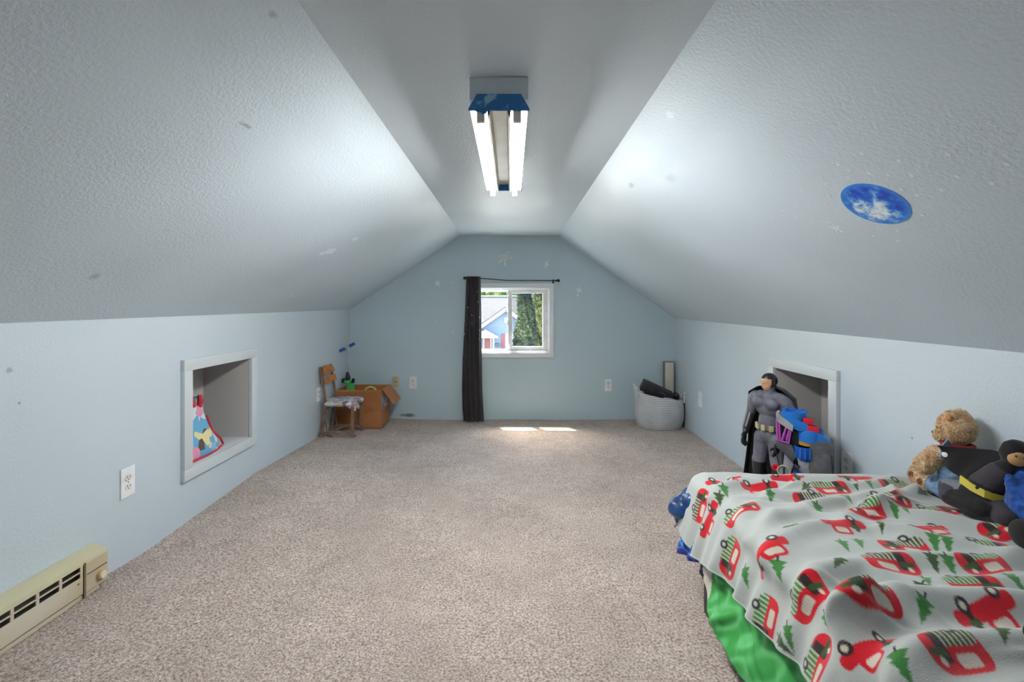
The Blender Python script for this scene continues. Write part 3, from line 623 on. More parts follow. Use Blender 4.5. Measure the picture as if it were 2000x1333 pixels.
mk('flap', MB().bar([(0, -hy-.004, bh+.001), (0, -hy-.012, bh-.01), (0, -hy-.009, bh-.1), (0, -hy-.006, bh-fl)], .004, 2*hx-.004, (1, 0, 0)), M['card'], cb)
mk('flap', MB().bar([(hx, 0, bh), (hx+.01, 0, bh+.002), (hx+.06, 0, bh-.06), (hx+.112, 0, bh-.138)], .005, 2*hy-.01, (0, 1, 0)), M['card'], cb)
mk('flap', MB().bar([(0, hy+.003, bh), (0, hy+.01, bh-.01), (0, hy+.012, bh-fl)], .004, 2*hx-.01, (1, 0, 0)), M['card'], cb)
mk('flap', MB().bar([(-hx+.004, 0, bh), (-hx+.012, 0, bh-.02), (-hx+.016, 0, bh-.15)], .004, 2*hy-.03, (0, 1, 0)), M['card_in'], cb)
m = mat('printed_panel', lin(206, 200, 208), .6, lin(120, 104, 116), nscale=26, ndetail=5, lo=.42, hi=.55); M['boxprint'] = m
for a, b in ((-hy+.01, -.022), (-.012, hy-.06)): mk('printed_label', MB().mm((hx, a, .17), (hx+.0012, b, bh-.012)), m, cb)
tt = thing('yellow_toy', 'yellow round toy rim peeking out of the cardboard box', 'toy', (-1.336, 4.33, bz+t))
mk('ring', MB().tube([(.058*math.cos(a), 0, .298+.058*math.sin(a)) for a in [2*PI*i/28 for i in range(29)]], .010, 10, caps=False), mat('yellow_plastic', lin(222, 214, 110), .4), tt)
mk('handle', MB().cap((0, 0, .012), (0, 0, .235), .012, .012), mat('lime_plastic', lin(140, 170, 70), .4), tt)
# ---------------------------------------------------------------- scooter standing in the box
sx, sy = -1.585, 4.44
sc = thing('kick_scooter', 'green and silver kick scooter with blue grips standing inside the cardboard box', 'scooter', (sx, sy, .042))
def sp_(px, py, y=4.44): return ((px-998)*y/889-sx, y-sy, 1.174-(py-597)*y/889-.042)
M['blueg'] = mat('blue_rubber', lin(34, 84, 160), .5); M['greenp'] = mat('green_plastic', lin(84, 190, 108), .4); M['blackp'] = mat('black_plastic', lin(28, 30, 32), .4); M['silver'] = mat('silver_tube', lin(196, 200, 206), .3, metal=.6)
a, b = sp_(681.5, 725, 4.44), sp_(677.5, 677, 4.43)
mk('steering_tube', MB().tube([a, b], .009, 12), M['silver'], sc); mk('steering_post', MB().tube([sp_(681.5, 745), sp_(680, 705)], .006, 10), M['silver'], sc)
mk('handlebar', MB().tube([sp_(664, 686, 4.39), sp_(691, 672.5, 4.48)], .009, 10), M['silver'], sc)
mk('grip', MB().tube([sp_(662.5, 686.5, 4.385), sp_(674, 681, 4.41)], .015, 12), M['blueg'], sc); mk('grip', MB().tube([sp_(682, 677, 4.45), sp_(692, 671.5, 4.485)], .015, 12), M['blueg'], sc)
mk('head_joint', MB().cap(sp_(677.5, 684, 4.43), sp_(677.5, 676, 4.43), .013, .013), M['silver'], sc)
mk('collar', MB().cap(sp_(679.5, 739), sp_(679, 730), .026, .016), M['blackp'], sc)
mk('front_fork', MB().cap(sp_(673, 747), sp_(687, 746), .016, .016).cap(sp_(680, 748), sp_(680, 742), .024, .016), M['greenp'], sc)
for px in (671, 690):
    mk('wheel', MB().lathe([(.008, -.010), (.022, -.010), (.025, 0), (.022, .010), (.008, .010)], sp_(px, 744), 20, (0, PI/2, 0)), M['blackp'], sc)
mk('deck', MB().mm((-.02, -.012, .0), (.06, .018, .37)), M['greenp'], sc, bevel=.01)
mk('rear_wheel', MB().lathe([(.010, -.011), (.034, -.011), (.036, 0), (.034, .011), (.010, .011)], (.005, -.03, .04), 20, (0, PI/2, 0)), M['blackp'], sc)
# ---------------------------------------------------------------- woven basket and what it holds
m = mat('grey_white_weave', lin(200, 204, 206), .8); N, L, bs = nodes(m)
tc = N.new('ShaderNodeTexCoord'); sx_ = N.new('ShaderNodeSeparateXYZ'); L.new(tc.outputs['Object'], sx_.inputs[0])
ang = mth(N, L, 'ARCTAN2', sx_.outputs[1], sx_.outputs[0])
tri = mth(N, L, 'PINGPONG', mth(N, L, 'MULTIPLY', ang, 24.), 1.)
ph = mth(N, L, 'MULTIPLY_ADD', sx_.outputs[2], 62., mth(N, L, 'MULTIPLY', tri, .55))
st = mth(N, L, 'PINGPONG', ph, .5)
nn = N.new('ShaderNodeTexNoise'); nn.inputs['Scale'].default_value = 5; L.new(tc.outputs['Object'], nn.inputs['Vector'])
mr = N.new('ShaderNodeMapRange'); mr.inputs[1].default_value = .22; mr.inputs[2].default_value = .32; L.new(st, mr.inputs[0])
fc = mth(N, L, 'MULTIPLY', mr.outputs[0], mth(N, L, 'MULTIPLY_ADD', nn.outputs[0], 1.3, .05))
L.new(mixc(N, L, fc, lin(228, 231, 233), lin(74, 80, 90)), bs.inputs['Base Color'])
bp = N.new('ShaderNodeBump'); bp.inputs['Strength'].default_value = .6; bp.inputs['Distance'].default_value = .004; L.new(st, bp.inputs['Height']); L.new(bp.outputs[0], bs.inputs['Normal'])
M['weave'] = m
KX, KY = 1.436, 4.425
bk = thing('woven_basket', 'grey and white woven basket with loop handles in the right corner', 'basket', (KX, KY, 0))
def bring(z, r, th0=0):
    out = []
    for i in range(64):
        a = 2*PI*i/64; c, s = math.cos(a), math.sin(a)
        q = r*(1+.012*math.sin(3*a+1+z*12)+.010*math.sin(5*a+z*20))
        zz = z+(.014*math.sin(2*a+.5)-.022*math.cos(a-.2))*(z/.3)
        out.append((q*.228*math.copysign(abs(c)**.85, c), q*.185*math.copysign(abs(s)**.85, s), zz))
    return out
outer = [(0.004, .80), (.0, .86), (.02, .93), (.08, .985), (.15, 1.0), (.22, .99), (.27, .975), (.30, .965), (.306, .955), (.300, .945), (.24, .955), (.15, .965), (.05, .94), (.015, .90)]
mk('body', MB().loft([bring(*q) for q in outer]), m, bk, smooth=60)
for sgn, c0 in ((-1, -.213), (1, .213)):
    pts = [(c0+sgn*.004, .05*math.cos(t_)-.02, .27+.105*math.sin(t_)*(1.15 if sgn < 0 else .95)+(.02 if sgn < 0 else -.03)) for t_ in [PI*i/12 for i in range(13)]]
    pts = [(x+sgn*.025*math.sin(PI*i/12), y, z) for i, (x, y, z) in enumerate(pts)]
    mk('handle', MB().tube(pts, .012, 10, flat=(1, .6)), m, bk)
M['blk'] = mat('black_matte_plastic', lin(34, 34, 37), .5); M['blk2'] = mat('black_cloth', lin(26, 26, 29), .85)
sp = thing('black_speaker', 'black box speaker lying tilted on top of the woven basket', 'speaker', (KX-.03, KY-.02, .292))
R_ = (.10, math.radians(24), math.radians(-12))
sb = mk('cabinet', MB().box((0, 0, .055), (.30, .13, .095), R_), M['blk'], sp, bevel=.006)
Rm = Euler(R_).to_matrix()
def on_sp(x, z): return Vector((0, 0, .055))+Rm @ Vector((x, -.066, z))
mk('dial_ring', MB().tube([on_sp(-.055+.018*math.cos(a), .008+.018*math.sin(a)) for a in [2*PI*i/20 for i in range(21)]], .0025, 8, caps=False), mat('grey_ring', lin(74, 76, 80), .4), sp)
mk('label_outline', MB().tube([on_sp(.03, -.025), on_sp(.085, -.025), on_sp(.085, .018), on_sp(.03, .018)], .0012, 6), mat('pale_line', lin(150, 150, 152), .5), sp)
o = blob('black_fabric', [('e', (KX+dx, KY+dy, .282+dz), (.09, .075, .030), None, 0) for dx, dy, dz in ((-.09, 0, .012), (0, .03, 0), (.06, .0, .0), (-.05, -.07, .0), (.1, .04, -.005))]+[('e', (KX, KY, .19), (.17, .13, .09), None, 0)], [M['blk2']], .008, 4, None, .008, 22)
tag(o, 'crumpled black fabric filling the woven basket', 'fabric')
o = blob('grey_cloth', [('e', (KX+.05, KY-.105, .276), (.085, .035, .022), (0, .1, 0), 0), ('e', (KX-.01, KY-.12, .266), (.05, .03, .02), None, 0)], [mat('pale_grey_cloth', lin(176, 188, 184), .8)], .006, 4, None, .004, 40)
tag(o, 'folded pale grey cloth at the front of the woven basket', 'cloth')
wt = thing('black_dumbbell', 'black round-ended toy at the right side of the woven basket', 'toy', (KX+.135, KY+.01, .262))
mk('bar', MB().tube([(-.035, -.02, .036), (.035, .012, .03)], .012, 12), M['blk'], wt)
for x, y, z in ((-.035, -.02, .038), (.038, .014, .030)): mk('end_ball', MB().ball((x, y, z), .034), M['blk'], wt)
pn = thing('metal_case', 'tall narrow beige metal case standing behind the woven basket', 'case', (1.598, 4.622, 0))
mk('body', MB().box((0, 0, .302), (.094, .06, .604)), mat('grey_case_side', lin(120, 122, 118), .5), pn, bevel=.003)
mk('front_panel', MB().box((0, -.031, .302), (.086, .004, .592)), mat('beige_brushed_panel', lin(216, 212, 198), .45, lin(204, 198, 182), nscale=4), pn, bevel=.001)
# ---------------------------------------------------------------- scraps on the carpet
M['scrap'] = mat('white_paper', lin(240, 238, 232), .8); rs_ = random.Random(3)
for x, y in ((-.974, 2.02), (-.728, 2.035), (-1.035, 1.835), (-1.12, 1.63), (-.985, 1.60), (-.735, 1.67)):
    pts_ = [(.008*rs_.uniform(.6, 1.2)*math.cos(a), .006*rs_.uniform(.6, 1.2)*math.sin(a)) for a in [2*PI*i/7 for i in range(7)]]
    o = mk('paper_scrap', MB().prism(pts_, lambda u, v, d: (u, v, d+.2*u), 0, .0012), M['scrap'], loc=(x, y, floor_z(x, y)+.0035))
    tag(o, 'tiny white paper scrap lying on the carpet near the heater', 'scrap', 'paper scraps on the carpet')
# ---------------------------------------------------------------- toy action figure by the right niche
M['suit'] = mat('grey_suit_plastic', lin(112, 113, 126), .5, lin(94, 95, 108), nscale=18); M['glove'] = mat('black_glove_plastic', lin(36, 37, 41), .38); M['skin'] = mat('toy_skin', lin(214, 164, 128), .5); M['hair'] = mat('toy_black_hair', lin(30, 30, 33), .4)
fg = thing('action_figure', 'tall toy action figure in a grey suit and black cape beside the right niche', 'toy figure', (1.445, 2.545, 0), math.radians(-64))
P = []
for s in (-1, 1):
    P += [('c', (s*.040, .002, .430), (s*.056, -.010, .255), .047, .033, 0), ('c', (s*.056, -.010, .300), (s*.060, .004, .080), .037, .027, 1), ('c', (s*.060, .004, .070), (s*.062, .006, .030), .027, .026, 1), ('c', (s*.062, .010, .020), (s*.074, -.066, .018), .024, .020, 1), ('e', (s*.058, .014, .20), (.030, .034, .055), None, 1),
          ('e', (s*.036, -.038, .632), (.042, .026, .034), None, 0), ('c', (s*.084, .004, .652), (s*.094, .008, .642), .034, .036, 0), ('c', (s*.100, .008, .632), (s*.122, .016, .552), .033, .027, 0), ('c', (s*.122, .016, .545), (s*.116, -.034 if s < 0 else -.072, .470), .029, .022, 1), ('c', (s*.116, -.034 if s < 0 else -.072, .468), (s*.114, -.048 if s < 0 else -.086, .447), .019, .016, 1)]
    h = Vector((s*.112, -.062 if s < 0 else -.100, .425))          # palm and five bent fingers
    P += [('e', tuple(h), (.012, .021, .023), (.5, 0, 0), 1)]
    for k, (dy, l) in enumerate(((-.017, .020), (-.006, .024), (.005, .022), (.015, .017))):
        a = h+Vector((0, dy-.002, -.016)); b = a+Vector((-s*.004, -.004, -l)); c = b+Vector((-s*.012, .002, -l*.55))
        P += [('c', tuple(a), tuple(b), .0062, .0056, 1), ('c', tuple(b), tuple(c), .0056, .0048, 1)]
    a = h+Vector((-s*.004, -.018, .004)); b = a+Vector((-s*.010, -.012, -.012)); P += [('c', tuple(a), tuple(b), .0066, .006, 1), ('c', tuple(b), tuple(b+Vector((-s*.004, .0, -.012))), .006, .005, 1)]
P += [('e', (0, .004, .450), (.070, .052, .052), None, 0), ('e', (0, .0, .525), (.060, .044, .075), None, 0), ('e', (0, .004, .612), (.084, .056, .070), None, 0), ('c', (-.06, .012, .668), (.06, .012, .668), .024, .024, 0), ('c', (0, .010, .670), (0, .004, .715), .032, .028, 0)]
HD = Vector((0, .0, .748)); th = math.radians(-24); fd = Vector((math.sin(th), -math.cos(th), 0)); sd = Vector((math.cos(th), math.sin(th), 0))
P += [('e', tuple(HD+Vector((0, 0, .006))), (.037, .044, .043), (0, 0, th), 2), ('e', tuple(HD+fd*.014+Vector((0, 0, -.024))), (.026, .028, .026), (0, 0, th), 2), ('e', tuple(HD+fd*.040+Vector((0, 0, -.010))), (.006, .010, .009), (0, 0, th), 2), ('e', tuple(HD+fd*.036+Vector((0, 0, .008))), (.026, .008, .004), (0, 0, th), 2)]
for s in (-1, 1): P.append(('e', tuple(HD+sd*s*.036+Vector((0, .002, -.008))), (.006, .010, .013), (0, 0, th), 2))
def cls(fc, idx):
    r = fc-np.array(HD); f = r @ np.array(fd); k = idx == 2
    idx[(idx == 0) & (fc[:, 2] < .292)] = 1; idx[(idx == 1) & (fc[:, 2] > .292) & (fc[:, 2] < .36) & (np.abs(fc[:, 0]) < .095)] = 0
    hair = k & ((r[:, 2] > .017) | ((f < .010) & (r[:, 2] > -.036))); idx[hair] = 3; return idx
blob('body', P, [M['suit'], M['glove'], M['skin'], M['hair']], .0042, 3, fg, world=False, classify=cls)
for s in (-1, 1):
    e = mk('eye', MB().ball(HD+fd*.0405+sd*s*.014+Vector((0, 0, -.001)), (.006, .004, .0035), 10, 6, (0, 0, th)), mat('eye_white', lin(230, 230, 226), .3), fg)
    mk('pupil', MB().ball(HD+fd*.0443+sd*s*.014+Vector((0, 0, -.001)), (.0025, .0012, .0025), 8, 6, (0, 0, th)), M['hair'], e)
mk('mouth', MB().ball(HD+fd*.0405+Vector((0, 0, -.028)), (.011, .003, .0018), 10, 6, (0, 0, th)), mat('toy_lip', lin(170, 110, 90), .5), fg)
bl = mk('belt', MB().loft([[(rx*math.cos(2*PI*i/32), ry*math.sin(2*PI*i/32)+.002, z) for i in range(32)] for rx, ry, z in ((.060, .044, .482), (.068, .052, .482), (.068, .052, .510), (.060, .044, .510))]), mat('belt_olive', lin(120, 112, 92), .5), fg, smooth=40)
M['pouch'] = mat('pale_pouch', lin(196, 186, 156), .45)
for a in (-90, -55, -125, -20, -160): mk('pouch', MB().box((.070*math.cos(math.radians(a)), .054*math.sin(math.radians(a))+.002, .496), (.024, .012, .032), (0, 0, math.radians(a+90))), M['pouch'], bl, bevel=.003)
U, V = np.meshgrid(np.linspace(-1, 1, 100), np.linspace(0, 1, 110))
vr = [0, .05, .12, .25, .5, .75, 1]; R1 = np.interp(V, vr, [.034, .070, .122, .134, .145, .165, .190])*(1+.05*np.sin(U*15+V*2)*np.clip(V*3-.3, 0, 1))
Zc_ = np.interp(V, vr, [.722, .712, .672, .580, .385, .19, .012]); ag = U*np.interp(V, vr, [2.0, 1.95, 1.75, 1.55, 1.5, 1.55, 1.65])
cape = grid_mesh('cape', R1*np.sin(ag)*1.10, .016+R1*np.cos(ag)*np.interp(V, vr, [.85, .72, .58, .62, .72, .8, .9]), Zc_, mat('black_cape_cloth', lin(30, 29, 33), .8, sheen=.15), None, thick=.003)
cape.parent = fg
# ---------------------------------------------------------------- rock playset
pt = thing('toy_playset', 'grey rock toy playset with blue decks, red buttons and a purple cage', 'playset', (1.462, 2.262, 0), math.radians(-33))
def px_(x): return (x-1582)/466.
def pz_(y): return 1.174-(y-597)/393.
M['rock'] = mat('grey_rock_plastic', lin(98, 98, 102), .6, lin(78, 78, 84), nscale=18, bump=.3, bscale=45, bdist=.004); M['rock_l'] = mat('light_rock_plastic', lin(168, 170, 176), .55, lin(140, 142, 148), nscale=20)
M['pb'] = mat('blue_toy_plastic', lin(32, 118, 208), .35); M['pb2'] = mat('deep_blue_toy_plastic', lin(20, 82, 176), .35); M['pr'] = mat('red_toy_plastic', lin(214, 34, 54), .3); M['pm'] = mat('purple_toy_plastic', lin(186, 84, 186), .35); M['pd'] = mat('dark_toy_plastic', lin(34, 32, 40), .5); M['py'] = mat('amber_toy_plastic', lin(196, 140, 40), .4)
def slab(poly, d0, d1, m, nm, bev=.004): return mk(nm, MB().prism([(px_(x), pz_(y)) for x, y in poly], lambda u, v, d: (u, d, v), d0, d1), m, pt, bevel=bev)
zf = 1058                                              # picture row of the floor under the set
slab([(1588, zf), (1637, zf), (1637, 856), (1622, 853), (1600, 856), (1590, 862), (1592, 890), (1588, 905), (1592, 930)], -.055, .050, M['rock'], 'rock_tower', .006)
slab([(1592, 950), (1636, 950), (1630, 875), (1604, 880), (1596, 905)], -.064, -.05, M['rock'], 'rock_face', .008)
slab([(1526, zf), (1590, zf), (1590, 930), (1562, 905), (1540, 930), (1530, 960)], -.03, .045, M['rock'], 'rock_foot', .006)
slab([(1524, 868), (1556, 868), (1566, 890), (1556, 905), (1538, 884), (1526, 880)], -.045, .04, M['rock'], 'rock_ledge', .005)
slab([(1542, 888), (1560, 905), (1552, 930), (1538, 918)], -.055, .03, M['rock_l'], 'rock_ramp', .004)
slab([(1566, 888), (1590, 892), (1590, 925), (1574, 928)], -.05, .03, M['rock_l'], 'rock_block', .004)
slab([(1524, 812), (1530, 810), (1560, 830), (1558, 842), (1548, 838), (1526, 825)], -.055, .045, M['rock_l'], 'tower_beam', .003)
slab([(1526, 824), (1556, 836), (1552, 868), (1527, 866)], -.02, .035, M['pd'], 'tower_room', .002)
slab([(1555, 842), (1569, 842), (1569, 872), (1553, 872)], -.03, .04, M['pd'], 'shaft', .003)
cg = thing('cage_frame', None, None); cg.parent = pt
cage = [((1526, 822), (1528, 862)), ((1531, 826), (1533, 864)), ((1546, 832), (1536, 866)), ((1555, 836), (1550, 866)), ((1526, 823), (1556, 836)), ((1527, 862), (1551, 867)), ((1551, 840), (1546, 864))]
bpy.data.objects.remove(cg)
for (a, b) in cage: mk('cage_bar', MB().tube([(px_(a[0]), -.045, pz_(a[1])), (px_(b[0]), -.045, pz_(b[1]))], .0045, 8), M['pm'], pt)
mk('cage_panel', MB().box((px_(1545), -.03, pz_(856)), (.03, .012, .03)), M['pm'], pt, bevel=.002)
slab([(1528, 814), (1548, 812), (1584, 824), (1604, 836), (1570, 840), (1556, 836)], -.050, .050, M['pb'], 'upper_deck', .003)
zc_ = pz_(814)
mk('turret_ring', MB().lathe([(.050, -.014), (.054, .012), (.054, .022), (.047, .022), (.045, .004), (.02, .002)], (px_(1561), 0, zc_), 28), M['pb'], pt)
for k in range(8): mk('turret_tooth', MB().box((px_(1561)+.051*math.cos(k*PI/4), .051*math.sin(k*PI/4), zc_+.024), (.010, .010, .008), (0, 0, k*PI/4)), M['pb'], pt)
mk('red_button', MB().box((px_(1588), -.030, pz_(824)+.010), (.044, .034, .026), (0, .10, 0)), M['pr'], pt, bevel=.004)
mk('lower_deck', MB().lathe([(.056, pz_(860)), (.058, pz_(842)), (.054, pz_(837)), (.02, pz_(836))], (px_(1592), 0, 0), 28), M['pb'], pt)
slab([(1596, 838), (1612, 842), (1632, 856), (1600, 858)], -.05, .045, M['pb'], 'deck_wedge', .003)
mk('red_button', MB().box((px_(1597), -.034, pz_(836)+.008), (.048, .034, .026), (0, .10, 0)), M['pr'], pt, bevel=.004)
mk('amber_band', MB().lathe([(.052, pz_(867)), (.052, pz_(860))], (px_(1590), 0, 0), 24), M['py'], pt)
bc = mk('balcony', MB().lathe([(.044, pz_(896)), (.050, pz_(890)), (.052, pz_(871)), (.046, pz_(870)), (.044, pz_(886))], (px_(1582), -.012, 0), 28), M['pb2'], pt)
for k in range(9):
    a = PI+PI*k/8; mk('balcony_rib', MB().box((px_(1582)+.051*math.cos(a), -.012+.051*math.sin(a), pz_(881)), (.006, .006, .05), (0, 0, a)), M['pb'], bc)
mk('base_step', MB().box((px_(1574), -.045, pz_(924)), (.07, .04, .03)), M['pb2'], pt, bevel=.004)
wz = pz_(919); wx = px_(1541)
wl = mk('disc', MB().lathe([(.027, 0), (.027, .010)], (wx, -.062, wz), 28, (PI/2, 0, 0)), mat('disc_grey', lin(150, 152, 158), .4), pt)
mk('disc_rim', MB().tube([(wx+.027*math.cos(a), -.073, wz+.027*math.sin(a)) for a in [2*PI*i/32 for i in range(33)]], .0035, 8, caps=False), mat('rim_pale', lin(186, 178, 158), .4), wl)
mk('disc_spoke', MB().box((wx, -.0725, wz), (.008, .002, .036)), M['pd'], wl)
mk('red_knob', MB().lathe([(.016, 0), (.016, .012), (.008, .013), (.008, .006)], (px_(1524), -.060, pz_(915)), 16, (PI/2, 0, 0)), M['pr'], pt)
mk('rod_brace', MB().tube([(px_(1522), -.058, pz_(872)), (px_(1530), -.060, pz_(905)), (px_(1538), -.06, pz_(935))], .003, 8), M['pd'], pt); mk('rod_brace', MB().tube([(px_(1572), -.058, pz_(905)), (px_(1562), -.06, pz_(925)), (px_(1550), -.06, pz_(940))], .003, 8), M['pd'], pt)
# ---------------------------------------------------------------- bed
bd = thing('bed_frame', 'low black bed frame under the mattress at the right wall', 'bed', (1.2, .92, 0))
def bl_(a, b, nm): return mk(nm, MB().mm(a, b), M['blackp'], bd, bevel=.003)
for x in (-.44, .44):
    for y in (-.93, .80): bl_((x-.022, y-.022, 0), (x+.022, y+.022, .19), 'leg')
for x in (-.44, .44): bl_((x-.018, -.95, .15), (x+.018, .82, .205), 'side_rail')
for y in (-.93, .80): bl_((-.44, y-.018, .15), (.44, y+.018, .205), 'end_rail')
for k in range(9): bl_((-.42, -.80+k*.19, .192), (.42, -.74+k*.19, .206), 'slat')
o = mk('mattress', MB().mm((.80, -.04, .207), (1.66, 1.84, .428)), mat('white_ticking', lin(214, 214, 210), .8), bevel=.04, seg=5, smooth=60)
tag(o, 'white twin mattress under the blankets on the black bed frame', 'mattress')
# green comforter hanging down the side
NA_, NB_ = 130, 420; prof = [(1.60, .433), (1.2, .433), (.862, .433), (.820, .430), (.784, .41), (.764, .36), (.748, .30), (.730, .25), (.704, .18), (.680, .125), (.672, .095)]
pl = [0.]
for (a, b), (c, d) in zip(prof[:-1], prof[1:]): pl.append(pl[-1]+math.hypot(c-a, d-b))
U, Yc = np.meshgrid(np.linspace(0, 1, NA_), np.linspace(.3, 1.735, NB_))
lmax = np.interp(Yc, [.3, 1.0, 1.3, 1.5, 1.6, 1.68, 1.735], [pl[-1]]*4+[pl[-1]-.055, pl[-1]-.11, pl[-1]-.16])
Ls = pl[1]+(lmax-pl[1])*U
Xg = np.interp(Ls, pl, [p[0] for p in prof]); Zg = np.interp(Ls, pl, [p[1] for p in prof]); sd_ = np.clip((.80-Xg)/.12, 0, 1)
rg = np.random.RandomState(4); wr = np.zeros_like(U)
for k in range(70):                       # gathered stitching: short slanting wrinkles
    y0_, l0 = rg.uniform(.4, 1.7), rg.uniform(pl[5], pl[-1]); an = rg.choice([-1, 1])*rg.uniform(.5, 1.1); dy_, dl_ = Yc-y0_, Ls-l0
    u_ = dy_*math.cos(an)+dl_*math.sin(an); v_ = -dy_*math.sin(an)+dl_*math.cos(an); wr += rg.uniform(.006, .012)*np.exp(-(u_/.10)**2-(v_/.010)**2)
seam = -.007*np.exp(-((Ls-(pl[-1]-.16))/.006)**2)
wr += seam+.006*np.sin(Yc*30+2*np.sin(Ls*20))
Xg = Xg-sd_*wr; Zg = Zg+sd_*wr*.15
col = np.zeros(U.shape+(3,)); g1, g2 = np.array(lin(60, 158, 76)[:3]), np.array(lin(104, 198, 122)[:3])
mxn = .5+.5*np.sin(Yc*26+3*np.sin(Ls*31)+2*np.sin(Yc*61-Ls*40)); col[:] = g1+(g2-g1)*mxn[..., None]**2
te = 1.735-Yc-.25*np.clip(Ls-pl[6], 0, 1)
for lo_, hi_, c in ((-9, .022, (76, 150, 60)), (.022, .055, (36, 40, 62)), (.055, .105, (206, 202, 192))): col[(te > lo_) & (te <= hi_)] = lin(*c)[:3]
def attr_mat(name, rough, bump=0, bscale=300, sheen=0., spec=.3, dist=.002):
    m = mat(name, (1, 1, 1, 1), rough, sheen=sheen, spec=spec, bump=bump, bscale=bscale, bdist=dist); N, L, bs = nodes(m); at = N.new('ShaderNodeVertexColor'); at.layer_name = 'print'
    L.new(at.outputs[0], bs.inputs['Base Color']); return m
o = grid_mesh('green_comforter', Xg, Yc, Zg, attr_mat('green_printed_comforter', .55, .15, 500), col=col, thick=.004)
tag(o, 'bright green gathered comforter hanging below the fleece blanket', 'comforter')
# blue patterned cloth below the corner
U, V = np.meshgrid(np.linspace(0, 1, 60), np.linspace(0, 1, 60))
Yb = 1.88-.15*U-.03*V*(1-U); Xb = .705+.02*U-.022*V+.010*np.sin(U*11+V*3)*(.3+V)+.004*np.sin(U*29); Zb = .300-.015*U-(.125-.035*U)*V
m = mat('blue_scale_print', lin(40, 110, 200), .6); N, L, bs = nodes(m); tc = N.new('ShaderNodeTexCoord'); vo = N.new('ShaderNodeTexVoronoi'); vo.feature = 'DISTANCE_TO_EDGE'; vo.inputs['Scale'].default_value = 26; L.new(tc.outputs['Object'], vo.inputs['Vector'])
rp = N.new('ShaderNodeValToRGB'); e = rp.color_ramp.elements; e[0].position = .02; e[0].color = lin(96, 160, 220); e[1].position = .2; e[1].color = lin(18, 60, 140); q = e.new(.06); q.color = lin(36, 112, 204); L.new(vo.outputs[0], rp.inputs[0])
sz = N.new('ShaderNodeSeparateXYZ'); L.new(tc.outputs['Object'], sz.inputs[0]); mr = N.new('ShaderNodeMapRange'); mr.inputs[1].default_value = .215; mr.inputs[2].default_value = .19; L.new(sz.outputs[2], mr.inputs[0])
L.new(mixc(N, L, mth(N, L, 'MULTIPLY', mr.outputs[0], .8), rp.outputs[0], lin(58, 48, 140)), bs.inputs['Base Color'])
tag(grid_mesh('blue_patterned_cloth', Xb, Yb, Zb, m, thick=.004), 'bright blue patterned cloth hanging at the foot corner of the bed', 'cloth')
o = blob('blue_sleeping_bag', [('e', (.722, 1.915, .318), (.062, .055, .046), (0, .3, .2), 0), ('e', (.775, 1.885, .345), (.07, .07, .055), (0, .4, 0), 0), ('e', (.738, 1.905, .282), (.048, .05, .046), (0, .5, 0), 0), ('c', (.70, 1.93, .325), (.77, 1.93, .372), .030, .034, 0), ('e', (.84, 1.88, .37), (.09, .06, .06), None, 0), ('c', (.84, 1.875, .36), (1.5, 1.88, .37), .06, .055, 0)], [mat('navy_satin', lin(32, 78, 134), .35, lin(18, 50, 96), nscale=9)], .006, 2, None, .013, 24)
tag(o, 'dark blue satin sleeping bag bulging out under the blanket corner', 'sleeping bag')
# ---------------------------------------------------------------- fleece blanket: drape and print
BX0, BXE, BYE, BY0, BZ = 1.655, .815, 1.875, .34, .477
FOLDS = [([(0.75, 1.709), (0.919, 1.796), (1.117, 1.743), (1.271, 1.76)], .013, .026),
 ([(0.72, 1.44), (0.764, 1.505), (0.863, 1.586), (1.017, 1.586), (1.19, 1.63), (1.394, 1.693)], .016, .028),
 ([(0.72, 1.33), (0.76, 1.398), (0.875, 1.518), (0.999, 1.538), (1.087, 1.505), (1.318, 1.6), (1.54, 1.726)], .018, .030),
 ([(0.72, 1.26), (0.747, 1.314), (0.851, 1.398), (0.992, 1.455), (1.15, 1.46)], .015, .030),
 ([(0.725, 1.18), (0.883, 1.223), (1.112, 1.258), (1.293, 1.23), (1.6, 1.28)], .012, .028),
 ([(0.766, 1.061), (0.868, 1.091), (1.049, 1.087), (1.189, 1.055), (1.5, 1.02)], .024, .036),
 ([(0.668, 0.957), (0.748, 1.036), (0.841, 1.074)], .018, .03),
 ([(0.729, 0.885), (0.857, 0.927), (1.054, 0.952), (1.3, .93)], .018, .034),
 ([(0.98, 1.19), (1.064, 1.151), (1.293, 1.15), (1.55, 1.12)], .010, .026),
 ([(1.18, 1.42), (1.265, 1.33), (1.40, 1.25), (1.56, 1.21)], .014, .030),
 ([(1.25, 1.58), (1.40, 1.49), (1.52, 1.40), (1.62, 1.30)], .015, .030),
 ([(0.95, 1.69), (1.2, 1.70), (1.45, 1.80), (1.6, 1.84)], .010, .025),
 ([(0.9, 1.83), (1.1, 1.845), (1.3, 1.82), (1.55, 1.86)], .008, .022)]
def seg_dist(x, y, pts):
    best = np.full(x.shape, 9.)
    for (x0, y0), (x1, y1) in zip(pts[:-1], pts[1:]):
        dx, dy = x1-x0, y1-y0; L = dx*dx+dy*dy
        t = np.clip(((x-x0)*dx+(y-y0)*dy)/L, 0, 1)
        best = np.minimum(best, np.hypot(x-x0-t*dx, y-y0-t*dy))
    return best
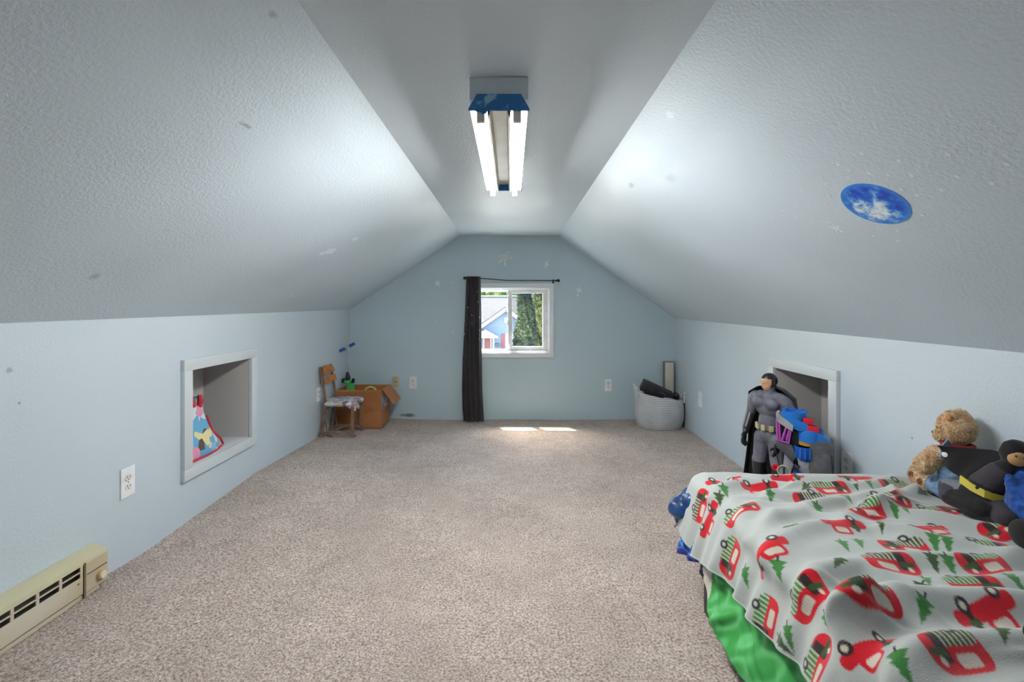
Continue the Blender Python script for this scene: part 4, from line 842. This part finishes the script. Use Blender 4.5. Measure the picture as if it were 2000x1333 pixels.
def blanket_surface(a, b, lift=0.):
    """a = distance across the cloth from the wall side, b = distance along it from the near end"""
    TA, TB = BX0-BXE, BYE-BY0
    dx = np.maximum(a-TA, 0); dy = np.maximum(b-TB, 0)
    D = np.hypot(dx, dy)+1e-9
    R, TH = .075, 1.30
    arc = R*TH
    th = np.minimum(D/R, TH)
    hh = R*np.sin(th)+np.maximum(D-arc, 0)*math.cos(TH)
    vv = R*(1-np.cos(th))+np.maximum(D-arc, 0)*math.sin(TH)
    x = BX0-np.minimum(a, TA)-hh*dx/D
    y = BY0+np.minimum(b, TB)+hh*dy/D
    z = BZ-vv
    fx, fy = BX0-a, BY0+b
    fold = np.zeros_like(a)
    for pts, amp, w in FOLDS:
        d = seg_dist(fx, fy, pts)
        fold += 1.45*amp*np.exp(-(d/w)**2)-1.45*amp*.35*np.exp(-((d-2*w)/w)**2)
    fold += .006*np.sin(fx*9+fy*5)*np.sin(fy*7-fx*3)+.003*np.sin(fx*23-fy*17)*np.sin(fy*29+2)
    for k in range(22):                      # finer creases
        ax, ay, an, ln = (k*.618 % 1)*.85+.78, (k*.414 % 1)*1.35+.52, math.sin(k*2.7)*.9+.25, .05+.09*(k*.27 % 1)
        u = (fx-ax)*math.cos(an)+(fy-ay)*math.sin(an); v = -(fx-ax)*math.sin(an)+(fy-ay)*math.cos(an)
        fold += .0105*np.exp(-(u/ln)**2)*np.exp(-((v+.15*u*u/ln)/.011)**2)
    drop = np.clip(D/.24, 0, 1)
    ang = np.arctan2(dy, dx)
    q = b-.28*ang
    flute = np.sin(q*48+1.2*np.sin(q*13))*.55+np.sin(q*83+2)*.3+np.sin(q*21)*.5
    side = drop**1.3*(.017*flute+.010)
    keep = 1-drop*.75
    nx, ny, nz = -np.sin(th)*dx/D, np.sin(th)*dy/D, np.cos(th)
    n = fold*keep+side+lift
    return x+nx*n, y+ny*n, z+nz*n
# the width of the left hang varies a little along the bed
def hem_a(b): return (BX0-BXE)+.262+.02*np.sin(b*5.5)+.012*np.sin(b*14+1)
BB = BYE-BY0+.16
MOTIFS = [(0.813, 1.46, 0), (0.541, 1.486, 0), (0.277, 1.484, 0), (0.699, 1.406, 0), (0.444, 1.382, 1), (0.148, 1.436, 1), (0.964, 1.433, 1), (0.977, 1.329, 0), (0.875, 1.215, 1), (0.754, 1.181, 1), (0.559, 1.317, 1), (0.313, 1.275, 1), (0.462, 1.2, 1), (0.912, 0.982, 0), (0.603, 1.098, 0), (0.347, 1.086, 0), (0.803, 0.972, 1), (0.509, 0.987, 1), (0.248, 0.992, 1), (1.018, 1.154, 1), (0.63, 0.89, 1), (0.392, 0.88, 1), (0.924, 0.822, 1), (0.813, 0.727, 1), (0.496, 0.795, 1), (1.064, 0.917, 1), (0.571, 0.694, 0), (0.899, 0.626, 0), (1.024, 0.718, 1), (0.773, 0.565, 1), (0.842, 0.509, 1), (0.197, 1.215, 1), (0.145, 1.057, 1)]
PINES = [(0.894, 1.331), (0.855, 1.356), (0.731, 1.45), (0.709, 1.319), (0.548, 1.375), (0.603, 1.22), (0.444, 1.297), (0.338, 1.399), (0.269, 1.416), (0.748, 1.106), (0.796, 1.072), (1.0, 1.203), (1.017, 1.04), (0.923, 0.919), (0.958, 0.946), (0.783, 0.875), (0.683, 0.985), (0.63, 0.997), (0.494, 1.086), (0.365, 1.188), (0.328, 1.198), (0.145, 1.336), (0.425, 0.98), (0.399, 0.968), (0.52, 0.88), (0.484, 0.871), (0.6, 0.815), (0.643, 0.788), (0.749, 0.701), (0.708, 0.706), (0.9, 0.769), (0.939, 0.735), (1.066, 0.829), (1.041, 0.82), (0.216, 1.094), (0.374, 0.858), (0.891, 0.538), (0.639, 0.601), (0.717, 0.533), (0.39, 0.798)]

_k = []
for m_ in MOTIFS:
    if all(math.hypot(m_[0]-q_[0], (m_[1]-q_[1])*1.4) > .135 for q_ in _k): _k.append(m_)
MOTIFS = _k; PINES = [q_ for q_ in PINES if all(abs(q_[0]-m_[0]) > .075 or abs(q_[1]-m_[1]) > .055 for m_ in MOTIFS)]
# rest of the repeat, where the photograph does not show it
for b_ in np.arange(.06, .55, .135):
    for k_ in range(5):
        a_ = .08+.235*k_+(.115 if int(b_/.135) % 2 else 0)
        if min(math.hypot(a_-m_[0], b_-m_[1]) for m_ in MOTIFS) > .12: MOTIFS.append((a_, b_, k_ % 2))
        if min(math.hypot(a_+.1-m_[0], b_+.05-m_[1]) for m_ in MOTIFS) > .09: PINES.append((a_+.1, b_+.05))
def blanket_print(A, B):
    red, grn, olv, drk, crm = [np.array(lin(*c)[:3]) for c in ((206, 22, 40), (62, 128, 62), (58, 84, 44), (44, 36, 38), (214, 206, 192))]
    base = np.array(lin(184, 190, 187)[:3]); rs = np.random.RandomState(2)
    col = np.empty(A.shape+(3,)); col[:] = base
    MS = .80; jit = .0010*(np.sin(A*2100)+np.sin(B*1900+A*700))
    for i, (ca, cb, kind) in enumerate(MOTIFS):
        k0 = np.searchsorted(brow, cb-.08); k1 = np.searchsorted(brow, cb+.08)
        a = A[k0:k1]; b = B[k0:k1]; c = col[k0:k1]
        f = 1 if i % 2 else -1; t = rs.uniform(-.15, .15)
        x = (((a-ca)*math.cos(t)+(b-cb)*math.sin(t))*f+jit[k0:k1])/MS; y = (-((b-cb)*math.cos(t)-(a-ca)*math.sin(t))+jit[k0:k1])/MS   # wheels point to the far end
        def rect(x0, x1, y0, y1, r=.006): 
            return np.hypot(np.maximum(np.abs(x-(x0+x1)/2)-(x1-x0)/2+r, 0), np.maximum(np.abs(y-(y0+y1)/2)-(y1-y0)/2+r, 0)) < r
        def disc(cx, cy, r): return np.hypot(x-cx, y-cy) < r
        if kind == 0:          # pick-up truck
            c[rect(-.088, .088, -.026, .008, .012)] = red; c[rect(-.015, .058, .0, .044, .016)] = red
            c[rect(-.002, .046, .012, .034, .008)] = crm; c[rect(-.052, -.036, -.030, .022, .004)] = drk
            c[rect(-.060, -.028, -.004, .012, .004)] = olv
            for wx in (-.046, .050):
                c[disc(wx, -.030, .017)] = drk; c[disc(wx, -.030, .008)] = crm
        else:                  # camper with a striped roof
            c[rect(-.082, .082, -.040, .044, .034)] = red
            st = rect(-.080, .080, -.042, -.004, .020) & (x < .03)
            c[st] = np.where((np.sin(x[st]*420) > .55)[:, None], crm, grn if i % 3 else olv)
            c[rect(-.048, .010, .008, .032, .008)] = crm; c[rect(.022, .050, -.034, .022, .006)] = drk
            c[rect(.026, .074, -.002, .012, .004)] = olv
            c[disc(.052, .020, .008)] = crm
            c[disc(-.030, -.046, .017)] = drk; c[disc(-.030, -.046, .008)] = base
    for i, (ca, cb) in enumerate(PINES):
        k0 = np.searchsorted(brow, cb-.05); k1 = np.searchsorted(brow, cb+.05)
        a = A[k0:k1]; b = B[k0:k1]; c = col[k0:k1]; t = rs.uniform(-.5, .5)+.6
        x = (a-ca)*math.cos(t)+(b-cb)*math.sin(t); y = -(b-cb)*math.cos(t)+(a-ca)*math.sin(t)
        tier = np.mod(y+.03, .018)/.018
        w = (.030-y)/.060*.017*(.72+.5*(1-tier))
        c[(np.abs(x)+jit[k0:k1] < w) & (y > -.028) & (y < .030)] = grn if i % 3 else olv
        c[(np.abs(x) < .0022) & (y < -.026) & (y > -.042)] = drk
    return col
NAg, NBg = 590, 920
S_, Bg = np.meshgrid(np.linspace(0, 1, NAg), np.linspace(0, BB, NBg)); Ag = S_*hem_a(Bg); brow = Bg[:, 0]
X, Y, Z = blanket_surface(Ag, Bg)
bk_ = thing('fleece_blanket', 'pale grey fleece blanket printed with red trucks, campers and green pines', 'blanket', (1.2, 1.0, .47))
mfl = attr_mat('printed_fleece', .9, .5, 420, sheen=.35, spec=.15, dist=.003)
grid_mesh('cloth', X, Y, Z, mfl, bk_, col=sum(blanket_print(Ag+da, Bg+db) for da in (-.0005, .0005) for db in (-.0005, .0005))/4, smooth=180)
edge = [(X[i, -1]+.001, Y[i, -1], Z[i, -1]) for i in range(0, NBg, 4)]+[(X[-1, j], Y[-1, j], Z[-1, j]) for j in range(NAg-1, -1, -4)]
mk('hem', MB().tube(edge, .0032, 6), mat('fleece_hem', lin(184, 190, 187), .9), bk_, smooth=60, world=True)
def top_z(x, y):
    k = np.argmin((X-x)**2+(Y-y)**2); return float(Z.ravel()[k])
# ---------------------------------------------------------------- plush toys on the bed
M['bear'] = mat('tan_plush', lin(238, 212, 174), .95, lin(214, 174, 126), nscale=34, ndetail=4, sheen=.4, bump=.8, bscale=240, bdist=.004)
M['bear2'] = mat('brown_plush_pad', lin(96, 58, 34), .8); M['denim'] = mat('blue_denim', lin(128, 160, 190), .85, lin(100, 134, 168), nscale=90, bump=.3, bscale=500)
M['blackfab'] = mat('black_velour', lin(22, 21, 25), .9, sheen=.1); M['navyfab'] = mat('dark_grey_velour', lin(58, 54, 62), .9, sheen=.1); M['greyfab'] = mat('grey_velour', lin(120, 122, 134), .9, sheen=.2)
br = thing('teddy_bear', 'tan curly teddy bear in denim overalls sitting against the right wall', 'teddy bear', (1.56, 1.62, top_z(1.56, 1.62)))
bp_ = [('e', (1.588, 1.622, .738), (.050, .052, .058), None, 0), ('e', (1.566, 1.656, .700), (.022, .024, .021), None, 0), ('e', (1.556, 1.612, .782), (.015, .018, .018), None, 0), ('e', (1.618, 1.635, .785), (.016, .016, .016), None, 0),
       ('e', (1.585, 1.615, .580), (.055, .052, .100), None, 1), ('c', (1.528, 1.630, .645), (1.506, 1.660, .590), .027, .030, 0), ('c', (1.618, 1.63, .64), (1.622, 1.67, .59), .027, .028, 0),
       ('c', (1.560, 1.630, .520), (1.570, 1.690, .512), .042, .034, 1), ('c', (1.600, 1.640, .520), (1.598, 1.730, .512), .040, .032, 1),
       ('e', (1.562, 1.702, .513), (.034, .032, .038), None, 0), ('e', (1.588, 1.768, .513), (.034, .032, .040), None, 0)]
body = blob('body', bp_, [M['bear'], M['denim']], .0055, 4, br, .0035, 130)
mk('nose', MB().ball((1.559, 1.679, .707), (.007, .006, .006)), M['blackp'], br, world=True)
for p in ((1.548, 1.650, .733), (1.586, 1.674, .733)): mk('eye', MB().ball(p, .005), M['blackp'], br, world=True)
for p in ((1.531, 1.704, .515), (1.557, 1.771, .516)): mk('paw_pad', MB().ball(p, (.006, .011, .013)), M['bear2'], br, world=True)
mk('inner_ear', MB().ball((1.544, 1.606, .778), (.005, .011, .011)), mat('rust_plush', lin(190, 134, 78), .95), br, world=True)
mk('overall_button', MB().lathe([(.009, 0), (.009, .004), (.004, .005)], (1.512, 1.585, .655), 14, (0, -PI/2, .4)), M['white_pl'], br, world=True)
mk('strap', MB().bar([(1.518, 1.60, .64), (1.520, 1.60, .675), (1.540, 1.60, .695)], .02, .004, (0, 1, .2)), M['denim'], br, world=True)
mk('red_collar', MB().tube([(1.586+.042*math.cos(a), 1.616+.038*math.sin(a), .678) for a in [2*PI*i/24 for i in range(25)]], .008, 8, caps=False), mat('red_ribbon', lin(150, 30, 44), .6), br, world=True)
# curls of plush: thousands of little tufts
rg = random.Random(5); me = body.data; mb = MB(); Mi = br.matrix_basis
polys = [p for p in me.polygons if p.material_index == 0]; ar = np.cumsum([p.area for p in polys])
for k in range(9000):
    p = polys[int(np.searchsorted(ar, rg.random()*ar[-1]))]; c = p.center; n = p.normal
    t = n.orthogonal().normalized(); t.rotate(Matrix.Rotation(rg.random()*6.28, 3, n)); w = n.cross(t)
    a = Vector(c)+t*rg.uniform(-.002, .002); tip = a+n*.0055+t*.004
    mb.add([a-w*.0012, a+w*.0012, tip+w*.0006, tip-w*.0006], [(0, 1, 2, 3)])
fur = mk('fur', mb, M['bear'], br, smooth=0); fur['kind'] = 'stuff'
# soft caped doll: black hood and shorts, grey legs, boots (plain, no emblem)
dz = top_z(1.5, 1.48)
dl = thing('caped_doll', 'soft doll in black hood and cape slumped in front of the teddy bear', 'doll', (1.53, 1.47, dz))
D = [('e', (1.578, 1.425, .712), (.037, .036, .043), (.2, 0, .3), 0), ('c', (1.574, 1.437, .672), (1.566, 1.452, .645), .022, .032, 0), ('c', (1.566, 1.455, .638), (1.552, 1.488, .588), .036, .042, 1), ('c', (1.550, 1.490, .575), (1.543, 1.500, .550), .046, .048, 0),
     ('c', (1.540, 1.520, .550), (1.518, 1.575, .548), .028, .026, 2), ('c', (1.515, 1.580, .542), (1.494, 1.550, .524), .026, .028, 3), ('c', (1.494, 1.545, .522), (1.500, 1.475, .524), .028, .028, 0), ('e', (1.503, 1.458, .526), (.024, .030, .030), None, 0),
     ('c', (1.562, 1.470, .535), (1.530, 1.410, .515), .034, .030, 1), ('c', (1.600, 1.46, .64), (1.615, 1.44, .575), .022, .020, 1)]
blob('body', D, [M['blackfab'], M['navyfab'], M['greyfab'], mat('slate_velour', lin(62, 62, 78), .9)], .0055, 5, dl, .0015, 60)
fdir = Vector((-.50, -.80, -.12)).normalized()
mk('face', MB().ball(Vector((1.578, 1.425, .706))+fdir*.024, (.025, .016, .026), 18, 10, (0, .25, -.55)), mat('tan_felt', lin(196, 156, 104), .8), dl, world=True)
for s in (-1, 1): mk('eye', MB().ball(Vector((1.578, 1.425, .714))+fdir*.0395+Vector((.80, -.5, -.2)).normalized()*s*.009, .003, 10, 6), M['blackp'], dl, world=True)
bt = mk('belt', MB().bar([(1.512, 1.530, .590), (1.506, 1.488, .580), (1.516, 1.458, .570), (1.548, 1.443, .560), (1.578, 1.445, .556)], .008, .024, (.25, .15, .95)), mat('yellow_belt', lin(198, 184, 62), .6), dl, world=True)
for p in ((1.509, 1.512, .586), (1.508, 1.480, .578), (1.518, 1.459, .570), (1.536, 1.449, .564)): mk('belt_pouch', MB().box((p[0]-.002, p[1]-.003, p[2]), (.010, .009, .014), (0, 0, .5)), M['blackfab'], bt, bevel=.002, world=True)
# cape: one sheet spread from the neck to the bear's chest
ctrl = {0: [(1.500, 1.600, .683), (1.548, 1.540, .690), (1.585, 1.500, .695), (1.600, 1.465, .692), (1.590, 1.440, .690)],
        1: [(1.512, 1.590, .655), (1.528, 1.545, .645), (1.545, 1.505, .640), (1.560, 1.470, .645), (1.575, 1.445, .650)],
        2: [(1.516, 1.585, .615), (1.520, 1.548, .595), (1.528, 1.520, .580), (1.548, 1.50, .575), (1.57, 1.47, .58)]}
C3 = np.array([ctrl[k] for k in range(3)]); nu, nv = 60, 40; out = np.zeros((nv, nu, 3))
for j in range(nv):
    v = j/(nv-1); row = C3[0]*(2*(v-.5)*(v-1))+C3[1]*(4*v*(1-v))+C3[2]*(2*v*(v-.5))
    for d in range(3): out[j, :, d] = np.interp(np.linspace(0, 4, nu), range(5), row[:, d])
    out[j, :, 0] += .004*np.sin(np.linspace(0, 1, nu)*18+v*3)*v
for it in range(3): out[:, 1:-1] = (out[:, :-2]+2*out[:, 1:-1]+out[:, 2:])/4
cp = grid_mesh('cape', out[..., 0], out[..., 1], out[..., 2], M['blackfab'], dl, thick=.006)
# blue plush bird and its neighbours
M['bluefur'] = mat('blue_plush', lin(36, 98, 188), .95, lin(24, 70, 150), nscale=60, sheen=.4, bump=.8, bscale=300, bdist=.004)
bb = thing('plush_bird', 'blue plush bird with a white cheek and black beak beside the caped doll', 'plush toy', (1.60, 1.40, top_z(1.6, 1.40)))
blob('body', [('e', (1.605, 1.405, .548), (.062, .058, .080), None, 0), ('c', (1.562, 1.410, .585), (1.556, 1.425, .640), .020, .010, 0), ('e', (1.615, 1.425, .640), (.045, .040, .040), None, 0), ('c', (1.56, 1.43, .52), (1.535, 1.45, .525), .022, .014, 0), ('e', (1.60, 1.37, .50), (.05, .045, .03), None, 1)], [M['bluefur'], mat('white_plush', lin(222, 218, 208), .9)], .005, 4, bb, .003, 110)
mk('cheek', MB().ball((1.568, 1.356, .556), (.014, .008, .014)), mat('white_felt', lin(228, 220, 214), .9), bb, world=True)
mk('beak', MB().tube([(1.592, 1.352, .572), (1.585, 1.330, .565), (1.572, 1.318, .545), (1.562, 1.318, .53)], [.018, .017, .012, .003], 12), M['blackp'], bb, world=True)
o = blob('black_plush_foot', [('e', (1.405, 1.245, top_z(1.4, 1.25)+.035), (.028, .035, .040), None, 0), ('c', (1.41, 1.24, top_z(1.4, 1.25)+.04), (1.50, 1.22, .55), .035, .05, 0), ('e', (1.55, 1.21, .545), (.07, .07, .06), None, 0)], [M['blackfab']], .006, 4)
tag(o, 'black plush toy at the right edge below the blue bird', 'plush toy')
U, V = np.meshgrid(np.linspace(0, 1, 60), np.linspace(0, 1, 60)); a = U*2*PI
m = mat('dark_striped_knit', lin(36, 34, 44), .9); N, L, bs = nodes(m); tc = N.new('ShaderNodeTexCoord'); wv = N.new('ShaderNodeTexWave'); wv.inputs['Scale'].default_value = 16; wv.bands_direction = 'Z'; L.new(tc.outputs['Object'], wv.inputs['Vector'])
rp = N.new('ShaderNodeValToRGB'); rp.color_ramp.elements[0].position = .90; rp.color_ramp.elements[0].color = lin(36, 34, 44); rp.color_ramp.elements[1].position = .96; rp.color_ramp.elements[1].color = lin(176, 176, 186); L.new(wv.outputs[0], rp.inputs[0]); L.new(rp.outputs[0], bs.inputs['Base Color'])
zz = top_z(1.06, .85)
o = blob('striped_pillow', [('e', (1.09+dx, .80+dy, zz+.055), (.10, .085, .045), None, 0) for dx in (0, .09, .18, .26) for dy in (0, .05, -.06)], [m], .008, 5)
tag(o, 'dark pillow with thin white stripes at the lower right corner', 'pillow')
# ---------------------------------------------------------------- outside the window
GZ = -4.3
o = mk('ground', MB().mm((-60, 5.6, GZ-.2), (60, 120, GZ)), mat('pale_bounce_ground', lin(190, 188, 182), .95, lin(176, 174, 166), nscale=.8), smooth=0); struct(o)  # unseen ground, made pale to bounce daylight up to the ceiling
HY = 45.; hk = 889/HY
def ex(px): return (px-998)/hk
def ez(py): return 1.174-(py-597)/hk
hs = thing('neighbour_house', 'pale blue house with a grey shingle roof across the street', 'house', (0, HY, GZ))
M['siding'] = mat('pale_blue_siding', lin(70, 81, 99), .7); M['wtrim'] = mat('white_house_trim', lin(128, 130, 134), .6); M['shingle'] = mat('grey_shingles', lin(48, 46, 46), .9, lin(32, 31, 32), nscale=3.5, ndetail=6, stretch=(1, 1, 4)); M['maroon'] = mat('maroon_paint', lin(78, 26, 28), .6)
gxp, gzp = ex(988), ez(604); sl_ = .705; hw = 4.6; gze = gzp-hw*sl_-GZ; zp = gzp-GZ
# lap siding of the gable front: board by board, overlapping
mb = MB(); z = 0.0
while z < zp:
    z1 = min(z+.22, zp); w0 = hw if z < gze else (zp-z)/sl_; w1 = hw if z1 < gze else (zp-z1)/sl_
    mb.add([(gxp-w0, -.035, z), (gxp+w0, -.035, z), (gxp+w1, 0, z1), (gxp-w1, 0, z1), (gxp-w0, .1, z), (gxp+w0, .1, z), (gxp+w1, .1, z1), (gxp-w1, .1, z1)], [(0,1,2,3),(4,7,6,5),(0,4,5,1),(3,2,6,7),(0,3,7,4),(1,5,6,2)]); z = z1
mk('siding', mb, M['siding'], hs, smooth=0)
mk('side_wall', MB().mm((gxp-hw, .1, 0), (gxp-hw+.1, 8, gze)).mm((gxp+hw-.1, .1, 0), (gxp+hw, 8, gze)).mm((gxp-9, 4, 0), (gxp+9, 4.1, gze)).mm((gxp-9, 4.1, 0), (gxp+9, 10, .1)), M['siding'], hs, smooth=0)
def roofslab(p, t=.12):
    a = [Vector(q) for q in p]; n = (a[1]-a[0]).cross(a[3]-a[0]).normalized()*t; return MB().add(a+[q-n for q in a], [(0,1,2,3),(7,6,5,4),(0,4,5,1),(1,5,6,2),(2,6,7,3),(3,7,4,0)])
ov = .45
for s in (-1, 1):
    mk('gable_roof', roofslab([(gxp, -ov, zp+.12), (gxp+s*(hw+ov), -ov, gze+.12-ov*sl_), (gxp+s*(hw+ov), 7, gze+.12-ov*sl_), (gxp, 7, zp+.12)]), M['shingle'], hs, smooth=0)
    mk('rake_board', MB().bar([(gxp, -ov-.02, zp-.02), (gxp+s*(hw+ov), -ov-.02, gze-.02-ov*sl_)], .30, .06), M['wtrim'], hs)
rz_ = ez(587)*1.0-GZ+.55
mk('main_roof', roofslab([(gxp-10, 1.6, gze-.1), (gxp+10, 1.6, gze-.1), (gxp+10, 6.4, rz_), (gxp-10, 6.4, rz_)]), M['shingle'], hs, smooth=0)
mk('main_roof', roofslab([(gxp-10, 6.4, rz_), (gxp+10, 6.4, rz_), (gxp+10, 11, gze-.1), (gxp-10, 11, gze-.1)]), M['shingle'], hs, smooth=0)
mk('ridge_cap', MB().mm((gxp-10, 6.3, rz_-.05), (gxp+10, 6.5, rz_+.07)), M['wtrim'], hs)
vt = mk('gable_vent', MB().mm((ex(985), -.08, ez(631)-GZ), (ex(991.5), -.03, ez(620)-GZ)), mat('vent_grey', lin(110, 118, 126), .7), hs)
for k in range(5): mk('louvre', MB().box(((ex(985)+ex(991.5))/2, -.085, ez(629.5-k*2)-GZ), (.28, .03, .03)), M['wtrim'], vt)
# little gabled porch with door
dpx, dz0, dz1 = ex(952), .35, ez(658)-GZ
dr_ = mk('front_door', MB().mm((ex(945.6), -.08, dz0), (ex(958), -.03, dz1)), M['maroon'], hs); mk('door_panel', MB().mm((ex(947.5), -.095, dz0+.15), (ex(956), -.08, dz0+.85)), mat('door_grille', lin(196, 170, 168), .6), dr_)
for a in (944, 958): mk('door_frame', MB().mm((ex(a), -.09, dz0), (ex(a+1.8), -.02, dz1+.1)), M['wtrim'], hs)
ppx, pz1 = ex(950), ez(645)-GZ; pe = 1.2
for s in (-1, 1): mk('porch_roof', roofslab([(ppx, -1.6, pz1), (ppx+s*pe, -1.6, pz1-pe*.54), (ppx+s*pe, 0, pz1-pe*.54), (ppx, 0, pz1)], .08), mat('porch_shingle', lin(150, 150, 152), .9), hs, smooth=0)
mk('porch_gable', MB().add([(ppx-pe, -1.5, pz1-pe*.54-.05), (ppx+pe, -1.5, pz1-pe*.54-.05), (ppx, -1.5, pz1-.06), (ppx-pe, -1.4, pz1-pe*.54-.05), (ppx+pe, -1.4, pz1-pe*.54-.05), (ppx, -1.4, pz1-.06)], [(0,1,2),(5,4,3),(0,3,4,1),(1,4,5,2),(2,5,3,0)]), M['wtrim'], hs, smooth=0)
for x in (ex(965), 2*ppx-ex(965)): mk('porch_post', MB().mm((x-.06, -1.5, 0), (x+.06, -1.38, pz1-pe*.54)), M['wtrim'], hs)
mk('porch_floor', MB().mm((ppx-1.2, -1.6, 0), (ppx+1.2, 0, .33)), M['wtrim'], hs)
mk('shutter', MB().mm((ex(978.7), -.09, ez(684)-GZ), (ex(986), -.03, ez(652)-GZ)), M['maroon'], hs); mk('window', MB().mm((ex(987), -.08, ez(684)-GZ), (ex(1012), -.03, ez(652)-GZ)), M['wtrim'], hs); mk('pane', MB().mm((ex(989.5), -.09, ez(682)-GZ), (ex(1009), -.08, ez(655)-GZ)), mat('house_glass', lin(120, 136, 130), .1), hs)
mk('mailbox', MB().mm((ex(967), -.30, ez(677)-GZ), (ex(975), -.04, ez(671)-GZ)), M['blk'], hs, bevel=.03)
# trees
def leaves(name, pts, size, m, parent, seed):
    rg = np.random.RandomState(seed); n = len(pts); q = rg.normal(size=(n, 3)); q /= np.linalg.norm(q, axis=1)[:, None]
    r = rg.normal(size=(n, 3)); u = np.cross(q, r); u /= np.linalg.norm(u, axis=1)[:, None]; w = np.cross(q, u); s = size*rg.uniform(.6, 1.3, (n, 1))
    co = np.stack([pts-u*s, pts+w*s*.5, pts+u*s, pts-w*s*.5], 1).reshape(-1, 3); me = bpy.data.meshes.new(name); f = np.arange(n*4).reshape(n, 4)
    me.from_pydata(co.tolist(), [], f.tolist()); me.materials.append(m); me['kind'] = 'stuff'; o = link(name, me, parent); o['kind'] = 'stuff'; return o
def conifer(label, x, y, h, r, n, m, seed, group='conifers outside the window'):
    t = thing('conifer_tree', label, 'tree', (x, y, GZ), group=group); rg = np.random.RandomState(seed)
    z = rg.uniform(.03, 1, n); a = rg.uniform(0, 2*PI, n); lump = 1+.30*np.sin(a*3+z*16+seed)+.22*np.sin(a*8+z*37)
    rr = r*(1-z**2.2)**.7*lump*np.sqrt(rg.uniform(.55, 1, n))
    leaves('foliage', np.stack([rr*np.cos(a), rr*np.sin(a), z*h], 1), .11, m, t, seed)
    mk('trunk', MB().tube([(0, 0, 0), (0, 0, h*.9)], [.16, .03], 8), mat('bark', lin(92, 74, 58), .9), t)
def leafmat(n, a, b): return mat(n, lin(*a), .8, lin(*b), nscale=1.1, ndetail=3, spec=.2)
conifer('tall dark green conifer nearest the left edge of the right window pane', .64, 20.5, 7.0, .50, 15000, leafmat('blue_green_needles', (74, 84, 58), (26, 36, 28)), 3)
conifer('tall yellow green conifer filling the right side of the window pane', 1.52, 23.2, 7.4, .60, 17000, leafmat('yellow_green_needles', (94, 100, 56), (42, 50, 28)), 8)
conifer('dark conifer behind the two front conifers beyond the right pane', 1.65, 28, 6.3, 1.15, 14000, leafmat('dark_needles', (58, 68, 52), (28, 38, 30)), 12)
def round_tree(label, x, y, h, r, n, seed):
    t = thing('leafy_tree', label, 'tree', (x, y, GZ), group='trees behind the neighbour house'); rg = np.random.RandomState(seed); pts = []
    for k in range(9):
        c = rg.normal(size=3); c = c/np.linalg.norm(c)*r*.55; d = rg.normal(size=(n//9, 3)); d /= np.linalg.norm(d, axis=1)[:, None]; pts.append(c+d*r*.55*rg.uniform(.5, 1, (n//9, 1)))
    leaves('foliage', np.concatenate(pts)+[0, 0, h-r*.8], .16, leafmat('leafy_green', (92, 108, 54), (54, 72, 34)), t, seed); mk('trunk', MB().tube([(0, 0, 0), (0, 0, h-r)], [.22, .12], 8), mat('bark', lin(92, 74, 58), .9), t)
round_tree('leafy tree above the left part of the neighbour house roof', -4.2, 60, 8.0, 2.4, 9000, 21); round_tree('leafy tree above the right part of the neighbour house roof', -.4, 67, 8.0, 2.5, 9000, 22); round_tree('leafy tree far behind the front conifers', 4.0, 60, 8.3, 3.0, 8000, 23)
